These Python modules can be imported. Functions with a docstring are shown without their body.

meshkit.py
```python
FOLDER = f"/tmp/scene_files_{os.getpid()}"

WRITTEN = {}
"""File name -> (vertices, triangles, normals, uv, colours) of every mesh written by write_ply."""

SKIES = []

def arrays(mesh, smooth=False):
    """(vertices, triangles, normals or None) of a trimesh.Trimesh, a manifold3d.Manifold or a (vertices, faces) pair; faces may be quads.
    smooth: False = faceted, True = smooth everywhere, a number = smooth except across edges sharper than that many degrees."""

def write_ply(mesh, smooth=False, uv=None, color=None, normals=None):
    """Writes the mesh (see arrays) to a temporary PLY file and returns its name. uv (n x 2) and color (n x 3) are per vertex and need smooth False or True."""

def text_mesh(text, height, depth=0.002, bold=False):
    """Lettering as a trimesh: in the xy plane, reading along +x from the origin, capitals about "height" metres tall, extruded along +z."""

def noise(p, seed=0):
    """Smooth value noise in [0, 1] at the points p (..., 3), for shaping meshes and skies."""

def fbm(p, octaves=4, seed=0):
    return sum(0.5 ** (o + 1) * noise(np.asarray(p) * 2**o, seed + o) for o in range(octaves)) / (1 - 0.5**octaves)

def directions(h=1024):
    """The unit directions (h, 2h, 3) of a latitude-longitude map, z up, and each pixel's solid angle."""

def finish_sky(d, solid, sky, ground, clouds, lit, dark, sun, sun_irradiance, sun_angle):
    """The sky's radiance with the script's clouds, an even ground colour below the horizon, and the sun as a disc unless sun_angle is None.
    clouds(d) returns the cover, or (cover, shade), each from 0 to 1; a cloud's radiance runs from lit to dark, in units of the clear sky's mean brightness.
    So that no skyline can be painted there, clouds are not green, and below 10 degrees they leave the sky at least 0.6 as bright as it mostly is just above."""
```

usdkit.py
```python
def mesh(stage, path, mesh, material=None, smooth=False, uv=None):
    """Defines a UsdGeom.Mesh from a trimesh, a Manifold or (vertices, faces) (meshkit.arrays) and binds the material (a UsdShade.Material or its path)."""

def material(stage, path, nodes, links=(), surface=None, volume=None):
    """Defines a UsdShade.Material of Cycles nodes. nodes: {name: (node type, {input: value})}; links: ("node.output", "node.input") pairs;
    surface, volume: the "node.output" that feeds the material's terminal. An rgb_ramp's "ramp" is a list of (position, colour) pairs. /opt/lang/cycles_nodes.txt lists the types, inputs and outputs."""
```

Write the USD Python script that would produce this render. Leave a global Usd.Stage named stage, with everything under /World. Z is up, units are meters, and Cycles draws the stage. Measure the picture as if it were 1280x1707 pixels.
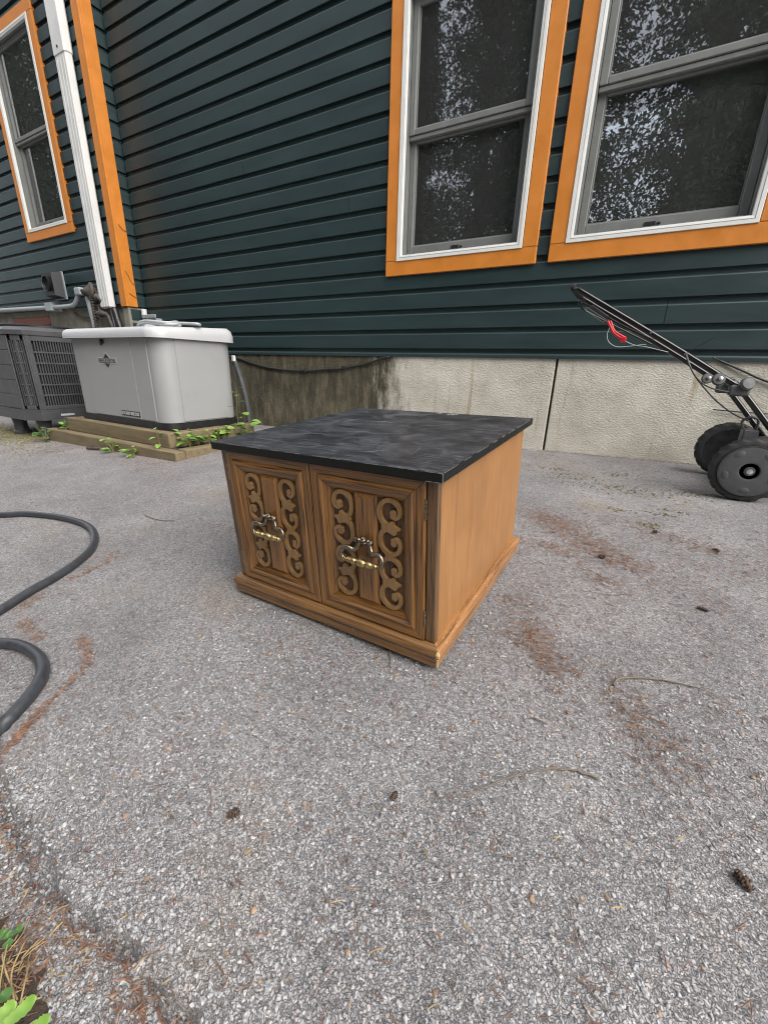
import math, random
import numpy as np
import trimesh
import usdkit, meshkit
from pxr import Usd, UsdGeom, UsdLux, UsdShade, Sdf, Gf, Vt
from shapely.geometry import Polygon, LineString, Point, box as sbox
from shapely.ops import unary_union

random.seed(7)
RNG = np.random.default_rng(7)
PI = math.pi

stage = Usd.Stage.CreateInMemory()
UsdGeom.SetStageUpAxis(stage, 'Z')
UsdGeom.SetStageMetersPerUnit(stage, 1.0)
UsdGeom.Xform.Define(stage, '/World')
UsdGeom.Scope.Define(stage, '/World/Looks')

# ------------------------------------------------------------------ camera
EXPOSURE = 2.42
FPX, CAM_H = 684.4585, 0.735
c_r = (0.86507862, 0.50091985, 0.02680107)
c_u = (-0.18904912, 0.27606413, 0.94236353)
c_w = (-0.46464978, 0.82028526, -0.33351563)
cam = UsdGeom.Camera.Define(stage, '/World/camera')
cam.AddTransformOp().Set(Gf.Matrix4d(*c_r, 0, *c_u, 0, *[-v for v in c_w], 0, 0, 0, CAM_H, 1))
cam.CreateHorizontalApertureAttr(36.0)
cam.CreateVerticalApertureAttr(36.0 * 1024 / 767)
cam.CreateFocalLengthAttr(36.0 * FPX / 1280)
cam.CreateClippingRangeAttr(Gf.Vec2f(0.01, 500))
cam.CreateExposureAttr(EXPOSURE)

# ------------------------------------------------------------------ sky and sun
SUN_DIR = np.array([0.80, -0.30, 0.85]); SUN_DIR /= np.linalg.norm(SUN_DIR)
SUN_EL = math.asin(SUN_DIR[2]); SUN_ROT = math.atan2(SUN_DIR[0], SUN_DIR[1])
SKY_STRENGTH = 0.12
CLOUD = (3.1, 3.16, 3.26)
SUN_I = 0.36
sky_mat = usdkit.material(stage, '/World/Looks/sky_light', {
    'sky': ('sky_texture', {'sky_type': 'single_scattering', 'sun_disc': False, 'sun_elevation': SUN_EL, 'sun_rotation': SUN_ROT}),
    'tc': ('texture_coordinate', {}),
    'n': ('noise_texture', {'scale': 3.0, 'detail': 6.0, 'roughness': 0.55}),
    'cr': ('rgb_ramp', {'ramp': [(0.25, tuple(c * 0.62 for c in CLOUD)), (0.75, tuple(c * 1.15 for c in CLOUD))]}),
    'mx': ('mix_color', {'fac': 0.86, 'use_clamp': False}),
    'bg': ('background_shader', {'strength': SKY_STRENGTH})},
    [('tc.generated', 'n.vector'), ('n.fac', 'cr.fac'), ('sky.color', 'mx.a'), ('cr.color', 'mx.b'), ('mx.result', 'bg.color')], surface='bg.background')
dome = UsdLux.DomeLight.Define(stage, '/World/sky')
UsdShade.MaterialBindingAPI.Apply(dome.GetPrim()).Bind(sky_mat)
dome.GetPrim().SetCustomDataByKey('kind', 'structure')
sun = UsdLux.DistantLight.Define(stage, '/World/sun')
sun.CreateNormalizeAttr(True) if hasattr(sun, 'CreateNormalizeAttr') else None
sun.CreateIntensityAttr(SUN_I); sun.CreateAngleAttr(55.0); sun.CreateColorAttr(Gf.Vec3f(1.0, 0.96, 0.9))
_z = SUN_DIR; _x = np.cross([0, 0, 1], _z); _x /= np.linalg.norm(_x); _y = np.cross(_z, _x)
sun.AddTransformOp().Set(Gf.Matrix4d(*_x, 0, *_y, 0, *_z, 0, 0, 0, 20, 1))

# ------------------------------------------------------------------ helpers: names, things, parts
USED = {}
def numbered(path):
    k = USED.get(path, 0); USED[path] = k + 1
    return path if k == 0 else f'{path}_{k:03d}'
def tag(prim, label=None, cat=None, group=None, kind=None):
    for k, v in (('label', label), ('category', cat), ('group', group), ('kind', kind)):
        if v: prim.SetCustomDataByKey(k, v)
    return prim
class Node:
    """A thing (or a part) with its own frame; meshes given in the thing's local frame, or in world coordinates when world=True."""
    def __init__(s, path, M): s.path, s.M = path, M
def thing(name, label, cat, loc=(0, 0, 0), M=None, group=None, kind=None):
    path = numbered('/World/' + name); x = UsdGeom.Xform.Define(stage, path)
    if M is None: M = np.array([[1, 0, 0, 0], [0, 1, 0, 0], [0, 0, 1, 0], [*loc, 1]], float)
    x.AddTransformOp().Set(Gf.Matrix4d(*[float(v) for v in np.asarray(M).ravel()]))
    tag(x.GetPrim(), label, cat, group, kind)
    return Node(path, np.asarray(M, float))
def va(mesh):
    if isinstance(mesh, trimesh.Trimesh): return np.array(mesh.vertices), np.array(mesh.faces)
    v, f, _ = meshkit.arrays(mesh); return v, f
def part(t, name, mesh, mat, smooth=False, world=True, label=None, kind=None):
    """world=True: vertices are world coordinates, moved to the thing's frame here."""
    v, f = va(mesh)
    if world:
        v = np.c_[v, np.ones(len(v))] @ np.linalg.inv(t.M); v = v[:, :3]
    path = numbered(t.path + '/' + name)
    m = usdkit.mesh(stage, path, trimesh.Trimesh(v, f, process=False), MATS[mat], smooth)
    if label: m.GetPrim().SetCustomDataByKey('label', label)
    if kind: m.GetPrim().SetCustomDataByKey('kind', kind)
    return Node(path, t.M)
def single(name, mesh, mat, label=None, cat=None, group=None, kind=None, smooth=False):
    path = numbered('/World/' + name)
    m = usdkit.mesh(stage, path, mesh, MATS[mat], smooth)
    tag(m.GetPrim(), label, cat, group, kind)
    return m

# ------------------------------------------------------------------ helpers: shapes
def gz(x, y): return 0.0256 * x + 0.06053 * y
def cat(ms): return trimesh.util.concatenate([m if isinstance(m, trimesh.Trimesh) else trimesh.Trimesh(*va(m), process=False) for m in ms])
def hull(pts): return trimesh.convex.convex_hull(np.asarray(pts, float))
def cbox(x0, x1, y0, y1, z0, z1, c=0.003):
    c = min(c, abs(x1 - x0) / 3, abs(y1 - y0) / 3, abs(z1 - z0) / 3); P = []
    for x, sx in ((x0, 1), (x1, -1)):
        for y, sy in ((y0, 1), (y1, -1)):
            for z, sz in ((z0, 1), (z1, -1)):
                P += [(x + sx * c, y + sy * c, z), (x + sx * c, y, z + sz * c), (x, y + sy * c, z + sz * c)]
    return hull(P)
def rbox(x0, x1, y0, y1, z0, z1, r=0.02, n=2):
    s = trimesh.creation.icosphere(n, r).vertices; P = []
    for x in (x0 + r, x1 - r):
        for y in (y0 + r, y1 - r):
            for z in (z0 + r, z1 - r): P.append(s + [x, y, z])
    return hull(np.vstack(P))
def prism(poly, z0, z1):
    m = trimesh.util.concatenate([trimesh.creation.extrude_polygon(g, z1 - z0, engine='earcut') for g in getattr(poly, 'geoms', [poly])]); m.apply_translation([0, 0, z0]); return m
def place(m, o, ex, ey, ez):
    v = m.vertices; w = np.asarray(o) + v[:, :1] * np.asarray(ex) + v[:, 1:2] * np.asarray(ey) + v[:, 2:3] * np.asarray(ez)
    f = m.faces
    if np.dot(np.cross(ex, ey), ez) < 0: f = f[:, ::-1]
    return trimesh.Trimesh(w, f, process=False)
def catmull(P, n=8):
    P = np.asarray(P, float); Q = np.vstack([2 * P[0] - P[1], P, 2 * P[-1] - P[-2]]); out = []
    for i in range(1, len(Q) - 2):
        for t in np.linspace(0, 1, n, endpoint=False):
            a, b, c, d = Q[i - 1:i + 3]
            out.append(0.5 * (2 * b + (c - a) * t + (2 * a - 5 * b + 4 * c - d) * t * t + (3 * b - a - 3 * c + d) * t ** 3))
    out.append(P[-1]); return np.array(out)
def tube(P, r, n=8, cap=True):
    P = np.asarray(P, float); N = len(P); r = np.broadcast_to(np.asarray(r, float), (N,))
    T = np.gradient(P, axis=0); T /= np.linalg.norm(T, axis=1)[:, None] + 1e-12
    u = np.cross(T[0], [0, 0, 1.0]);
    if np.linalg.norm(u) < 1e-3: u = np.cross(T[0], [1.0, 0, 0])
    V = []
    for i in range(N):
        u = u - T[i] * (u @ T[i]); u /= np.linalg.norm(u); w = np.cross(T[i], u)
        a = np.arange(n) * 2 * PI / n
        V.append(P[i] + r[i] * (np.cos(a)[:, None] * u + np.sin(a)[:, None] * w))
    V = np.vstack(V); F = []
    for i in range(N - 1):
        for k in range(n):
            a, b = i * n + k, i * n + (k + 1) % n
            F += [(a, b, b + n), (a, b + n, a + n)]
    if cap:
        V = np.vstack([V, P[0], P[-1]]); c0, c1 = len(V) - 2, len(V) - 1
        for k in range(n):
            F += [(c0, (k + 1) % n, k), (c1, (N - 1) * n + k, (N - 1) * n + (k + 1) % n)]
    return trimesh.Trimesh(V, F, process=False)
def lathe(prof, axis_o, axis, n=24):
    """prof: (r, h) pairs along the axis."""
    axis = np.asarray(axis, float) / np.linalg.norm(axis)
    m = tube([np.asarray(axis_o) + axis * h for r, h in prof], [max(r, 1e-5) for r, h in prof], n, True)
    # straight axis: recompute rings so that steep steps keep the axis direction
    u = np.cross(axis, [0, 0, 1.0]);
    if np.linalg.norm(u) < 1e-3: u = np.cross(axis, [1.0, 0, 0])
    u /= np.linalg.norm(u); w = np.cross(axis, u); a = np.arange(n) * 2 * PI / n
    V = [np.asarray(axis_o) + axis * h + max(r, 1e-5) * (np.cos(a)[:, None] * u + np.sin(a)[:, None] * w) for r, h in prof]
    V = np.vstack(V + [[np.asarray(axis_o) + axis * prof[0][1]], [np.asarray(axis_o) + axis * prof[-1][1]]])
    return trimesh.Trimesh(V, m.faces, process=False)
def quads_mesh(V, F): return trimesh.Trimesh(np.asarray(V), np.asarray(F), process=False)
def extrude_x(prof, x0, x1, n=1):
    """closed (y, z) outline along x."""
    m = trimesh.creation.extrude_polygon(Polygon(prof), 1.0, engine='earcut')
    v = m.vertices
    return trimesh.Trimesh(np.c_[x0 + v[:, 2] * (x1 - x0), v[:, 0], v[:, 1]], m.faces, process=False)
def extrude_y(prof, y0, y1):
    """closed (x, z) outline along y."""
    m = trimesh.creation.extrude_polygon(Polygon(prof), 1.0, engine='earcut')
    v = m.vertices
    return trimesh.Trimesh(np.c_[v[:, 0], y0 + v[:, 2] * (y1 - y0), v[:, 1]], m.faces[:, ::-1], process=False)
def mitre_side(prof, A, B, inward, up, ext):
    """A moulding along the edge A -> B; prof: closed (d, h) outline, d along inward, h along up; each end is cut at 45 degrees by ext * d."""
    A, B, inward, up = map(lambda q: np.asarray(q, float), (A, B, inward, up)); L = np.linalg.norm(B - A); t = (B - A) / L
    n = len(prof); V = []
    for d, h in prof: V.append(A + t * (ext * d) + inward * d + up * h)
    for d, h in prof: V.append(B - t * (ext * d) + inward * d + up * h)
    tri = trimesh.creation.extrude_polygon(Polygon(prof), 1.0, engine='earcut')
    F = [(i, (i + 1) % n, n + (i + 1) % n) for i in range(n)] + [(i, n + (i + 1) % n, n + i) for i in range(n)]
    import mapbox_earcut
    cap = mapbox_earcut.triangulate_float64(np.asarray(prof, float), np.array([n], np.uint32)).reshape(-1, 3)
    F += [tuple(c) for c in cap] + [tuple(c[::-1] + n) for c in cap]
    m = trimesh.Trimesh(V, F, process=False); m.fix_normals(); return m

# ------------------------------------------------------------------ materials
MATS = {}
K_ALB = 0.70
def mat(name, nodes, links, surface='p.BSDF'):
    MATS[name] = usdkit.material(stage, '/World/Looks/' + name, nodes, links, surface=surface)
def simple(name, col, rough=0.5, var=0.15, scale=8.0, bump=0.0, bscale=60.0, bdist=0.002, metallic=0.0, coord='position', scl=(1, 1, 1), spec=0.5, col2=None, detail=4.0, rvar=0.1):
    if not metallic: col = tuple(c * K_ALB for c in col)
    c1 = tuple(c * (1 - var) for c in col); c2 = col2 or tuple(min(c * (1 + var), 0.9) for c in col)
    nodes = {'src': ('geometry', {}) if coord == 'position' else ('texture_coordinate', {}),
             'mp': ('mapping', {'scale': scl}),
             'n': ('noise_texture', {'scale': scale, 'detail': detail, 'roughness': 0.6}),
             'r': ('rgb_ramp', {'ramp': [(0.3, c1), (0.7, c2)]}),
             'rr': ('map_range', {'from_min': 0.3, 'from_max': 0.7, 'to_min': max(rough - rvar, 0.02), 'to_max': min(rough + rvar, 1.0)}),
             'p': ('principled_bsdf', {'metallic': metallic, 'specular_ior_level': spec})}
    links = [(f'src.{coord}', 'mp.vector'), ('mp.vector', 'n.vector'), ('n.fac', 'r.fac'), ('r.color', 'p.base_color'), ('n.fac', 'rr.value'), ('rr.result', 'p.roughness')]
    if bump:
        nodes['bn'] = ('noise_texture', {'scale': bscale, 'detail': 3.0, 'roughness': 0.6}); nodes['b'] = ('bump', {'strength': bump, 'distance': bdist})
        links += [('mp.vector', 'bn.vector'), ('bn.fac', 'b.height'), ('b.normal', 'p.normal')]
    mat(name, nodes, links)

# asphalt: chips of stone in bitumen, each cell with its own grey, the relief from the cell distance
mat('asphalt', {
    'g': ('geometry', {}),
    'w': ('noise_texture', {'scale': 170.0, 'detail': 3.0}),
    'wm': ('vector_math', {'math_type': 'multiply_add', 'vector2': (0.013, 0.013, 0.013)}),
    'v': ('voronoi_texture', {'scale': 215.0, 'randomness': 1.0}),
    'v2': ('voronoi_texture', {'scale': 420.0, 'randomness': 1.0}),
    've': ('voronoi_texture', {'scale': 215.0, 'feature': 'distance_to_edge'}),
    'sc': ('separate_color', {}), 'sc2': ('separate_color', {}),
    'r1': ('rgb_ramp', {'ramp': [(0.0, (0.085, 0.082, 0.086)), (0.25, (0.185, 0.181, 0.185)), (0.55, (0.27, 0.265, 0.268)), (0.85, (0.37, 0.362, 0.364)), (0.93, (0.34, 0.29, 0.25)), (1.0, (0.55, 0.54, 0.53))]}),
    'r2': ('rgb_ramp', {'ramp': [(0.0, (0.10, 0.097, 0.10)), (0.5, (0.26, 0.255, 0.258)), (1.0, (0.48, 0.47, 0.47))]}),
    'er': ('rgb_ramp', {'ramp': [(0.0, (0.2, 0.2, 0.2)), (0.07, (0.8, 0.8, 0.8)), (0.2, (1, 1, 1))]}),
    'm1': ('mix_color', {'fac': 0.42}), 'm2': ('mix_color', {'blend_type': 'multiply', 'fac': 0.6}),
    'ln': ('noise_texture', {'scale': 2.2, 'detail': 8.0, 'roughness': 0.68}),
    'lr': ('rgb_ramp', {'ramp': [(0.3, (0.66, 0.645, 0.648)), (0.7, (1.14, 1.12, 1.115))]}),
    'm3': ('mix_color', {'blend_type': 'multiply', 'fac': 1.0, 'use_clamp': False}),
    'on': ('noise_texture', {'scale': 2.3, 'detail': 4.0, 'roughness': 0.55}),
    'orr': ('rgb_ramp', {'ramp': [(0.58, (0, 0, 0)), (0.70, (0.30, 0.30, 0.30))]}),
    'm4': ('mix_color', {'b': (0.2, 0.145, 0.07)}),
    'hm': ('math', {'math_type': 'multiply', 'value2': 1.0}),
    'ha': ('math', {'math_type': 'add'}),
    'b': ('bump', {'strength': 1.0, 'distance': 0.0035}),
    'p': ('principled_bsdf', {'roughness': 0.78, 'specular_ior_level': 0.35})},
    [('g.position', 'w.vector'), ('w.color', 'wm.vector1'), ('g.position', 'wm.vector3'),
     ('wm.vector', 'v.vector'), ('wm.vector', 'v2.vector'), ('wm.vector', 've.vector'), ('v.color', 'sc.color'), ('v2.color', 'sc2.color'),
     ('sc.r', 'r1.fac'), ('sc2.g', 'r2.fac'), ('r1.color', 'm1.a'), ('r2.color', 'm1.b'), ('ve.distance', 'er.fac'), ('m1.result', 'm2.a'), ('er.color', 'm2.b'),
     ('g.position', 'ln.vector'), ('ln.fac', 'lr.fac'), ('m2.result', 'm3.a'), ('lr.color', 'm3.b'),
     ('g.position', 'on.vector'), ('on.fac', 'orr.fac'), ('orr.color', 'm4.fac'), ('m3.result', 'm4.a'), ('m4.result', 'p.base_color'),
     ('v.distance', 'hm.value1'), ('hm.value', 'ha.value1'), ('sc.g', 'ha.value2'), ('er.color', 'b.height'), ('b.normal', 'p.normal')])

simple('siding_paint', (0.014, 0.032, 0.034), 0.47, var=0.16, scale=2.6, bump=0.12, bscale=30.0, bdist=0.0012, scl=(1, 1, 6), rvar=0.05, spec=0.5, detail=7.0)
simple('sheathing', (0.01, 0.012, 0.012), 0.8)
simple('orange_paint', (0.64, 0.215, 0.022), 0.5, var=0.10, scale=9.0, detail=8.0, bump=0.3, bscale=160.0, bdist=0.001)
simple('white_trim', (0.78, 0.78, 0.75), 0.4, var=0.05, scale=6.0)
simple('white_enamel', (0.74, 0.74, 0.72), 0.35, var=0.06, scale=5.0, bump=0.06, bscale=30.0)
simple('grey_sash', (0.18, 0.185, 0.175), 0.55, var=0.1, scale=10.0)
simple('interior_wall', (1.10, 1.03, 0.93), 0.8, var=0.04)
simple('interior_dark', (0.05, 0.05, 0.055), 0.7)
simple('black_plastic', (0.009, 0.009, 0.010), 0.45, var=0.2, scale=30.0)
simple('black_steel', (0.005, 0.005, 0.0055), 0.16, var=0.2, scale=12.0, rvar=0.04, spec=0.45)
simple('rubber', (0.012, 0.012, 0.012), 0.75, var=0.35, scale=40.0)
simple('hub_plastic', (0.058, 0.059, 0.06), 0.55, var=0.15, scale=30.0)
simple('grey_plastic', (0.07, 0.073, 0.073), 0.6, var=0.1, scale=30.0)
simple('red_plastic', (0.55, 0.012, 0.02), 0.3, var=0.08, scale=30.0)
simple('steel', (0.5, 0.5, 0.5), 0.3, metallic=1.0, var=0.15, scale=30.0)
simple('galvanised', (0.33, 0.36, 0.37), 0.45, var=0.12, scale=14.0)
simple('rusty_iron', (0.07, 0.055, 0.045), 0.75, var=0.5, scale=40.0, bump=0.3, bscale=150.0)
simple('brown_paint', (0.22, 0.06, 0.025), 0.55, var=0.2, scale=14.0)
simple('generator_paint', (0.33, 0.33, 0.328), 0.42, var=0.03, scale=3.0)
simple('generator_lid', (0.49, 0.49, 0.495), 0.38, var=0.03, scale=3.0)
simple('dark_decal', (0.03, 0.03, 0.03), 0.5)
simple('pale_decal', (0.5, 0.5, 0.49), 0.4)
simple('condenser_paint', (0.066, 0.065, 0.069), 0.5, var=0.14, scale=7.0)
simple('condenser_core', (0.012, 0.012, 0.013), 0.7)
simple('weathered_concrete', (0.26, 0.25, 0.20), 0.9, var=0.35, scale=7.0, bump=0.5, bscale=70.0, bdist=0.004)
simple('timber', (0.185, 0.14, 0.075), 0.75, var=0.32, scale=5.0, scl=(1, 6, 9), bump=0.4, bscale=22.0, bdist=0.003, detail=6.0)
simple('soil', (0.055, 0.036, 0.024), 0.95, var=0.5, scale=60.0, bump=1.0, bscale=130.0, bdist=0.01)
simple('needle', (0.21, 0.112, 0.07), 0.85, var=0.65, scale=70.0)
simple('dry_straw', (0.36, 0.25, 0.12), 0.8, var=0.4, scale=50.0)
simple('moss', (0.22, 0.19, 0.05), 0.9, var=0.5, scale=70.0)
simple('twig_bark', (0.16, 0.128, 0.095), 0.85, var=0.35, scale=90.0)
simple('cone_scale', (0.085, 0.05, 0.03), 0.75, var=0.55, scale=180.0)
simple('seed_husk', (0.30, 0.20, 0.125), 0.7, var=0.45, scale=90.0)
simple('bark', (0.075, 0.055, 0.042), 0.95, var=0.4, scale=5.0, bump=0.8, bscale=20.0, bdist=0.03)
simple('conduit_grey', (0.07, 0.072, 0.078), 0.5, var=0.15, scale=20.0)
simple('cable_grey', (0.42, 0.43, 0.44), 0.35, var=0.1, scale=30.0)
simple('cable_black', (0.016, 0.016, 0.017), 0.5)
simple('grit', (0.34, 0.335, 0.335), 0.8, var=0.75, scale=260.0)
simple('roofing', (0.06, 0.06, 0.062), 0.9, var=0.3, scale=20.0)

# hose: fine spiral weave along it, worn
simple('hose_rubber', (0.03, 0.032, 0.037), 0.5, var=0.4, scale=45.0, bump=0.4, bscale=500.0, bdist=0.0008)

def leafy(name, col, col2, trans=0.35, scale=30.0):
    mat(name, {'g': ('geometry', {}), 'n': ('noise_texture', {'scale': scale, 'detail': 3.0}), 'r': ('rgb_ramp', {'ramp': [(0.32, col), (0.68, col2)]}),
               'p': ('principled_bsdf', {'roughness': 0.5, 'specular_ior_level': 0.4}), 't': ('translucent_bsdf', {}), 'm': ('mix_closure', {'fac': trans})},
        [('g.position', 'n.vector'), ('n.fac', 'r.fac'), ('r.color', 'p.base_color'), ('r.color', 't.color'), ('p.BSDF', 'm.closure1'), ('t.BSDF', 'm.closure2')], surface='m.closure')
leafy('weed_leaf', (0.16, 0.30, 0.05), (0.26, 0.42, 0.09))
leafy('weed_leaf_dark', (0.06, 0.14, 0.04), (0.12, 0.22, 0.06))
leafy('weed_stem', (0.17, 0.15, 0.06), (0.24, 0.2, 0.08), 0.1)
simple('conifer_leaf', (0.035, 0.062, 0.028), 0.6, var=0.4, scale=2.0)

# old wall foot: pale stucco to the right, dark weathered and streaked to the left (wear with its own outline along x)
mat('foundation_stucco', {
    'g': ('geometry', {}), 'xyz': ('separate_xyz', {}),
    'mp': ('mapping', {'scale': (4.5, 1, 1.3)}), 'sn': ('noise_texture', {'scale': 3.2, 'detail': 8.0, 'roughness': 0.72}),
    'sm': ('math', {'math_type': 'multiply_add', 'value2': 0.9, 'value3': -0.45}), 'sx': ('math', {'math_type': 'add'}),
    'mr': ('map_range', {'from_min': -1.93, 'from_max': -1.62, 'to_min': 0.0, 'to_max': 1.0, 'clamp': True}),
    'n': ('noise_texture', {'scale': 7.0, 'detail': 6.0, 'roughness': 0.6}),
    'pale': ('rgb_ramp', {'ramp': [(0.3, (0.36, 0.335, 0.28)), (0.7, (0.50, 0.475, 0.41))]}),
    'dark': ('rgb_ramp', {'ramp': [(0.3, (0.026, 0.022, 0.015)), (0.5, (0.066, 0.058, 0.038)), (0.72, (0.155, 0.135, 0.09))]}),
    'm': ('mix_color', {}),
    'rn': ('noise_texture', {'scale': 2.3, 'detail': 3.0}), 'rmp': ('mapping', {'scale': (7, 1, 0.35)}),
    'rr': ('rgb_ramp', {'ramp': [(0.62, (1, 1, 1)), (0.72, (0.62, 0.53, 0.4))]}), 'm2': ('mix_color', {'blend_type': 'multiply', 'fac': 0.8}),
    'bn': ('noise_texture', {'scale': 120.0, 'detail': 3.0, 'roughness': 0.6}), 'bmp': ('mapping', {'scale': (0.6, 1, 1.2), 'rotation': (0, 0.5, 0)}), 'b': ('bump', {'strength': 0.9, 'distance': 0.008}),
    'p': ('principled_bsdf', {'roughness': 0.88, 'specular_ior_level': 0.3})},
    [('g.position', 'xyz.vector'), ('g.position', 'mp.vector'), ('mp.vector', 'sn.vector'), ('sn.fac', 'sm.value1'), ('sm.value', 'sx.value1'), ('xyz.x', 'sx.value2'), ('sx.value', 'mr.value'),
     ('g.position', 'n.vector'), ('n.fac', 'pale.fac'), ('sn.fac', 'dark.fac'), ('mr.result', 'm.fac'), ('dark.color', 'm.a'), ('pale.color', 'm.b'),
     ('g.position', 'rmp.vector'), ('rmp.vector', 'rn.vector'), ('rn.fac', 'rr.fac'), ('m.result', 'm2.a'), ('rr.color', 'm2.b'), ('m2.result', 'p.base_color'),
     ('g.position', 'bmp.vector'), ('bmp.vector', 'bn.vector'), ('bn.fac', 'b.height'), ('b.normal', 'p.normal')])

def wood(name, base, dark, axis, rough=0.36, freq=1.0, lines=0.7, speck=0.0, coat=0.1):
    """grain along local axis (0, 1, 2): stretched noise bands plus fine dark pores."""
    base, dark = tuple(c * 0.78 for c in base), tuple(c * 0.78 for c in dark)
    s = [34.0 * freq] * 3; s[axis] = 1.7
    s2 = [190.0 * freq] * 3; s2[axis] = 7.0
    lite = tuple(c * 1.2 for c in base)
    nodes = {'tc': ('texture_coordinate', {}), 'mp': ('mapping', {'scale': tuple(s)}), 'mp2': ('mapping', {'scale': tuple(s2)}),
             'n': ('noise_texture', {'scale': 1.0, 'detail': 4.0, 'roughness': 0.55, 'distortion': 0.6}),
             'pn': ('noise_texture', {'scale': 1.0, 'detail': 2.0, 'roughness': 0.5}),
             'big': ('noise_texture', {'scale': 5.0, 'detail': 2.0}),
             'r': ('rgb_ramp', {'ramp': [(0.28, dark), (0.42, base), (0.6, base), (0.75, lite)]}),
             'pr': ('rgb_ramp', {'ramp': [(0.36, tuple(c * 0.9 for c in dark)), (0.5, (1, 1, 1))]}),
             'br': ('rgb_ramp', {'ramp': [(0.3, (0.8, 0.78, 0.75)), (0.7, (1.08, 1.08, 1.06))]}),
             'm': ('mix_color', {'blend_type': 'multiply', 'fac': lines}), 'mb': ('mix_color', {'blend_type': 'multiply', 'fac': 1.0, 'use_clamp': False}),
             'sn': ('noise_texture', {'scale': 75.0 + 85.0 * (speck > 0.5), 'detail': 3.0}), 'sr': ('rgb_ramp', {'ramp': [(0.69 - 0.08 * (speck > 0.5), (0, 0, 0)), (0.75 - 0.03 * (speck > 0.5), (speck * 0.75, speck * 0.75, speck * 0.75))]}), 'ms': ('mix_color', {'b': (0.58, 0.4, 0.22)}),
             'b': ('bump', {'strength': 0.35, 'distance': 0.0008}),
             'p': ('principled_bsdf', {'roughness': rough, 'coat_weight': coat, 'coat_roughness': 0.3})}
    links = [('tc.object', 'mp.vector'), ('tc.object', 'mp2.vector'), ('mp.vector', 'n.vector'), ('mp2.vector', 'pn.vector'), ('tc.object', 'big.vector'), ('tc.object', 'sn.vector'),
             ('n.fac', 'r.fac'), ('pn.fac', 'pr.fac'), ('r.color', 'm.a'), ('pr.color', 'm.b'), ('big.fac', 'br.fac'), ('m.result', 'mb.a'), ('br.color', 'mb.b'),
             ('sn.fac', 'sr.fac'), ('sr.color', 'ms.fac'), ('mb.result', 'ms.a'), ('ms.result', 'p.base_color'), ('pn.fac', 'b.height'), ('b.normal', 'p.normal')]
    mat(name, nodes, links)
OAK, OAKD = (0.205, 0.090, 0.020), (0.046, 0.018, 0.004)
wood('oak_upright', OAK, OAKD, 2, freq=1.9, lines=0.85, rough=0.32)
wood('oak_across', OAK, OAKD, 0, freq=1.9, lines=0.85, rough=0.32)
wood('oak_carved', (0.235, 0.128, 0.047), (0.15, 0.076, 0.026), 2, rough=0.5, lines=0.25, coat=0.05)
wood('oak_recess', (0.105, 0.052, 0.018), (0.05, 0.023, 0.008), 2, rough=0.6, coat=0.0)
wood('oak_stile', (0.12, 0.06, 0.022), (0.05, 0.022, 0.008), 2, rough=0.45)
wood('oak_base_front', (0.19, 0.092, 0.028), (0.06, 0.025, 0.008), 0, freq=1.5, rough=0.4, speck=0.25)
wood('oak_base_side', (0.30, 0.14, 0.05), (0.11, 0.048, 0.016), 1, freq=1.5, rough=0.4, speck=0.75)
wood('veneer', (0.285, 0.132, 0.041), (0.245, 0.108, 0.032), 2, rough=0.48, lines=0.2, freq=1.3, speck=0.12, coat=0.0)

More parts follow.
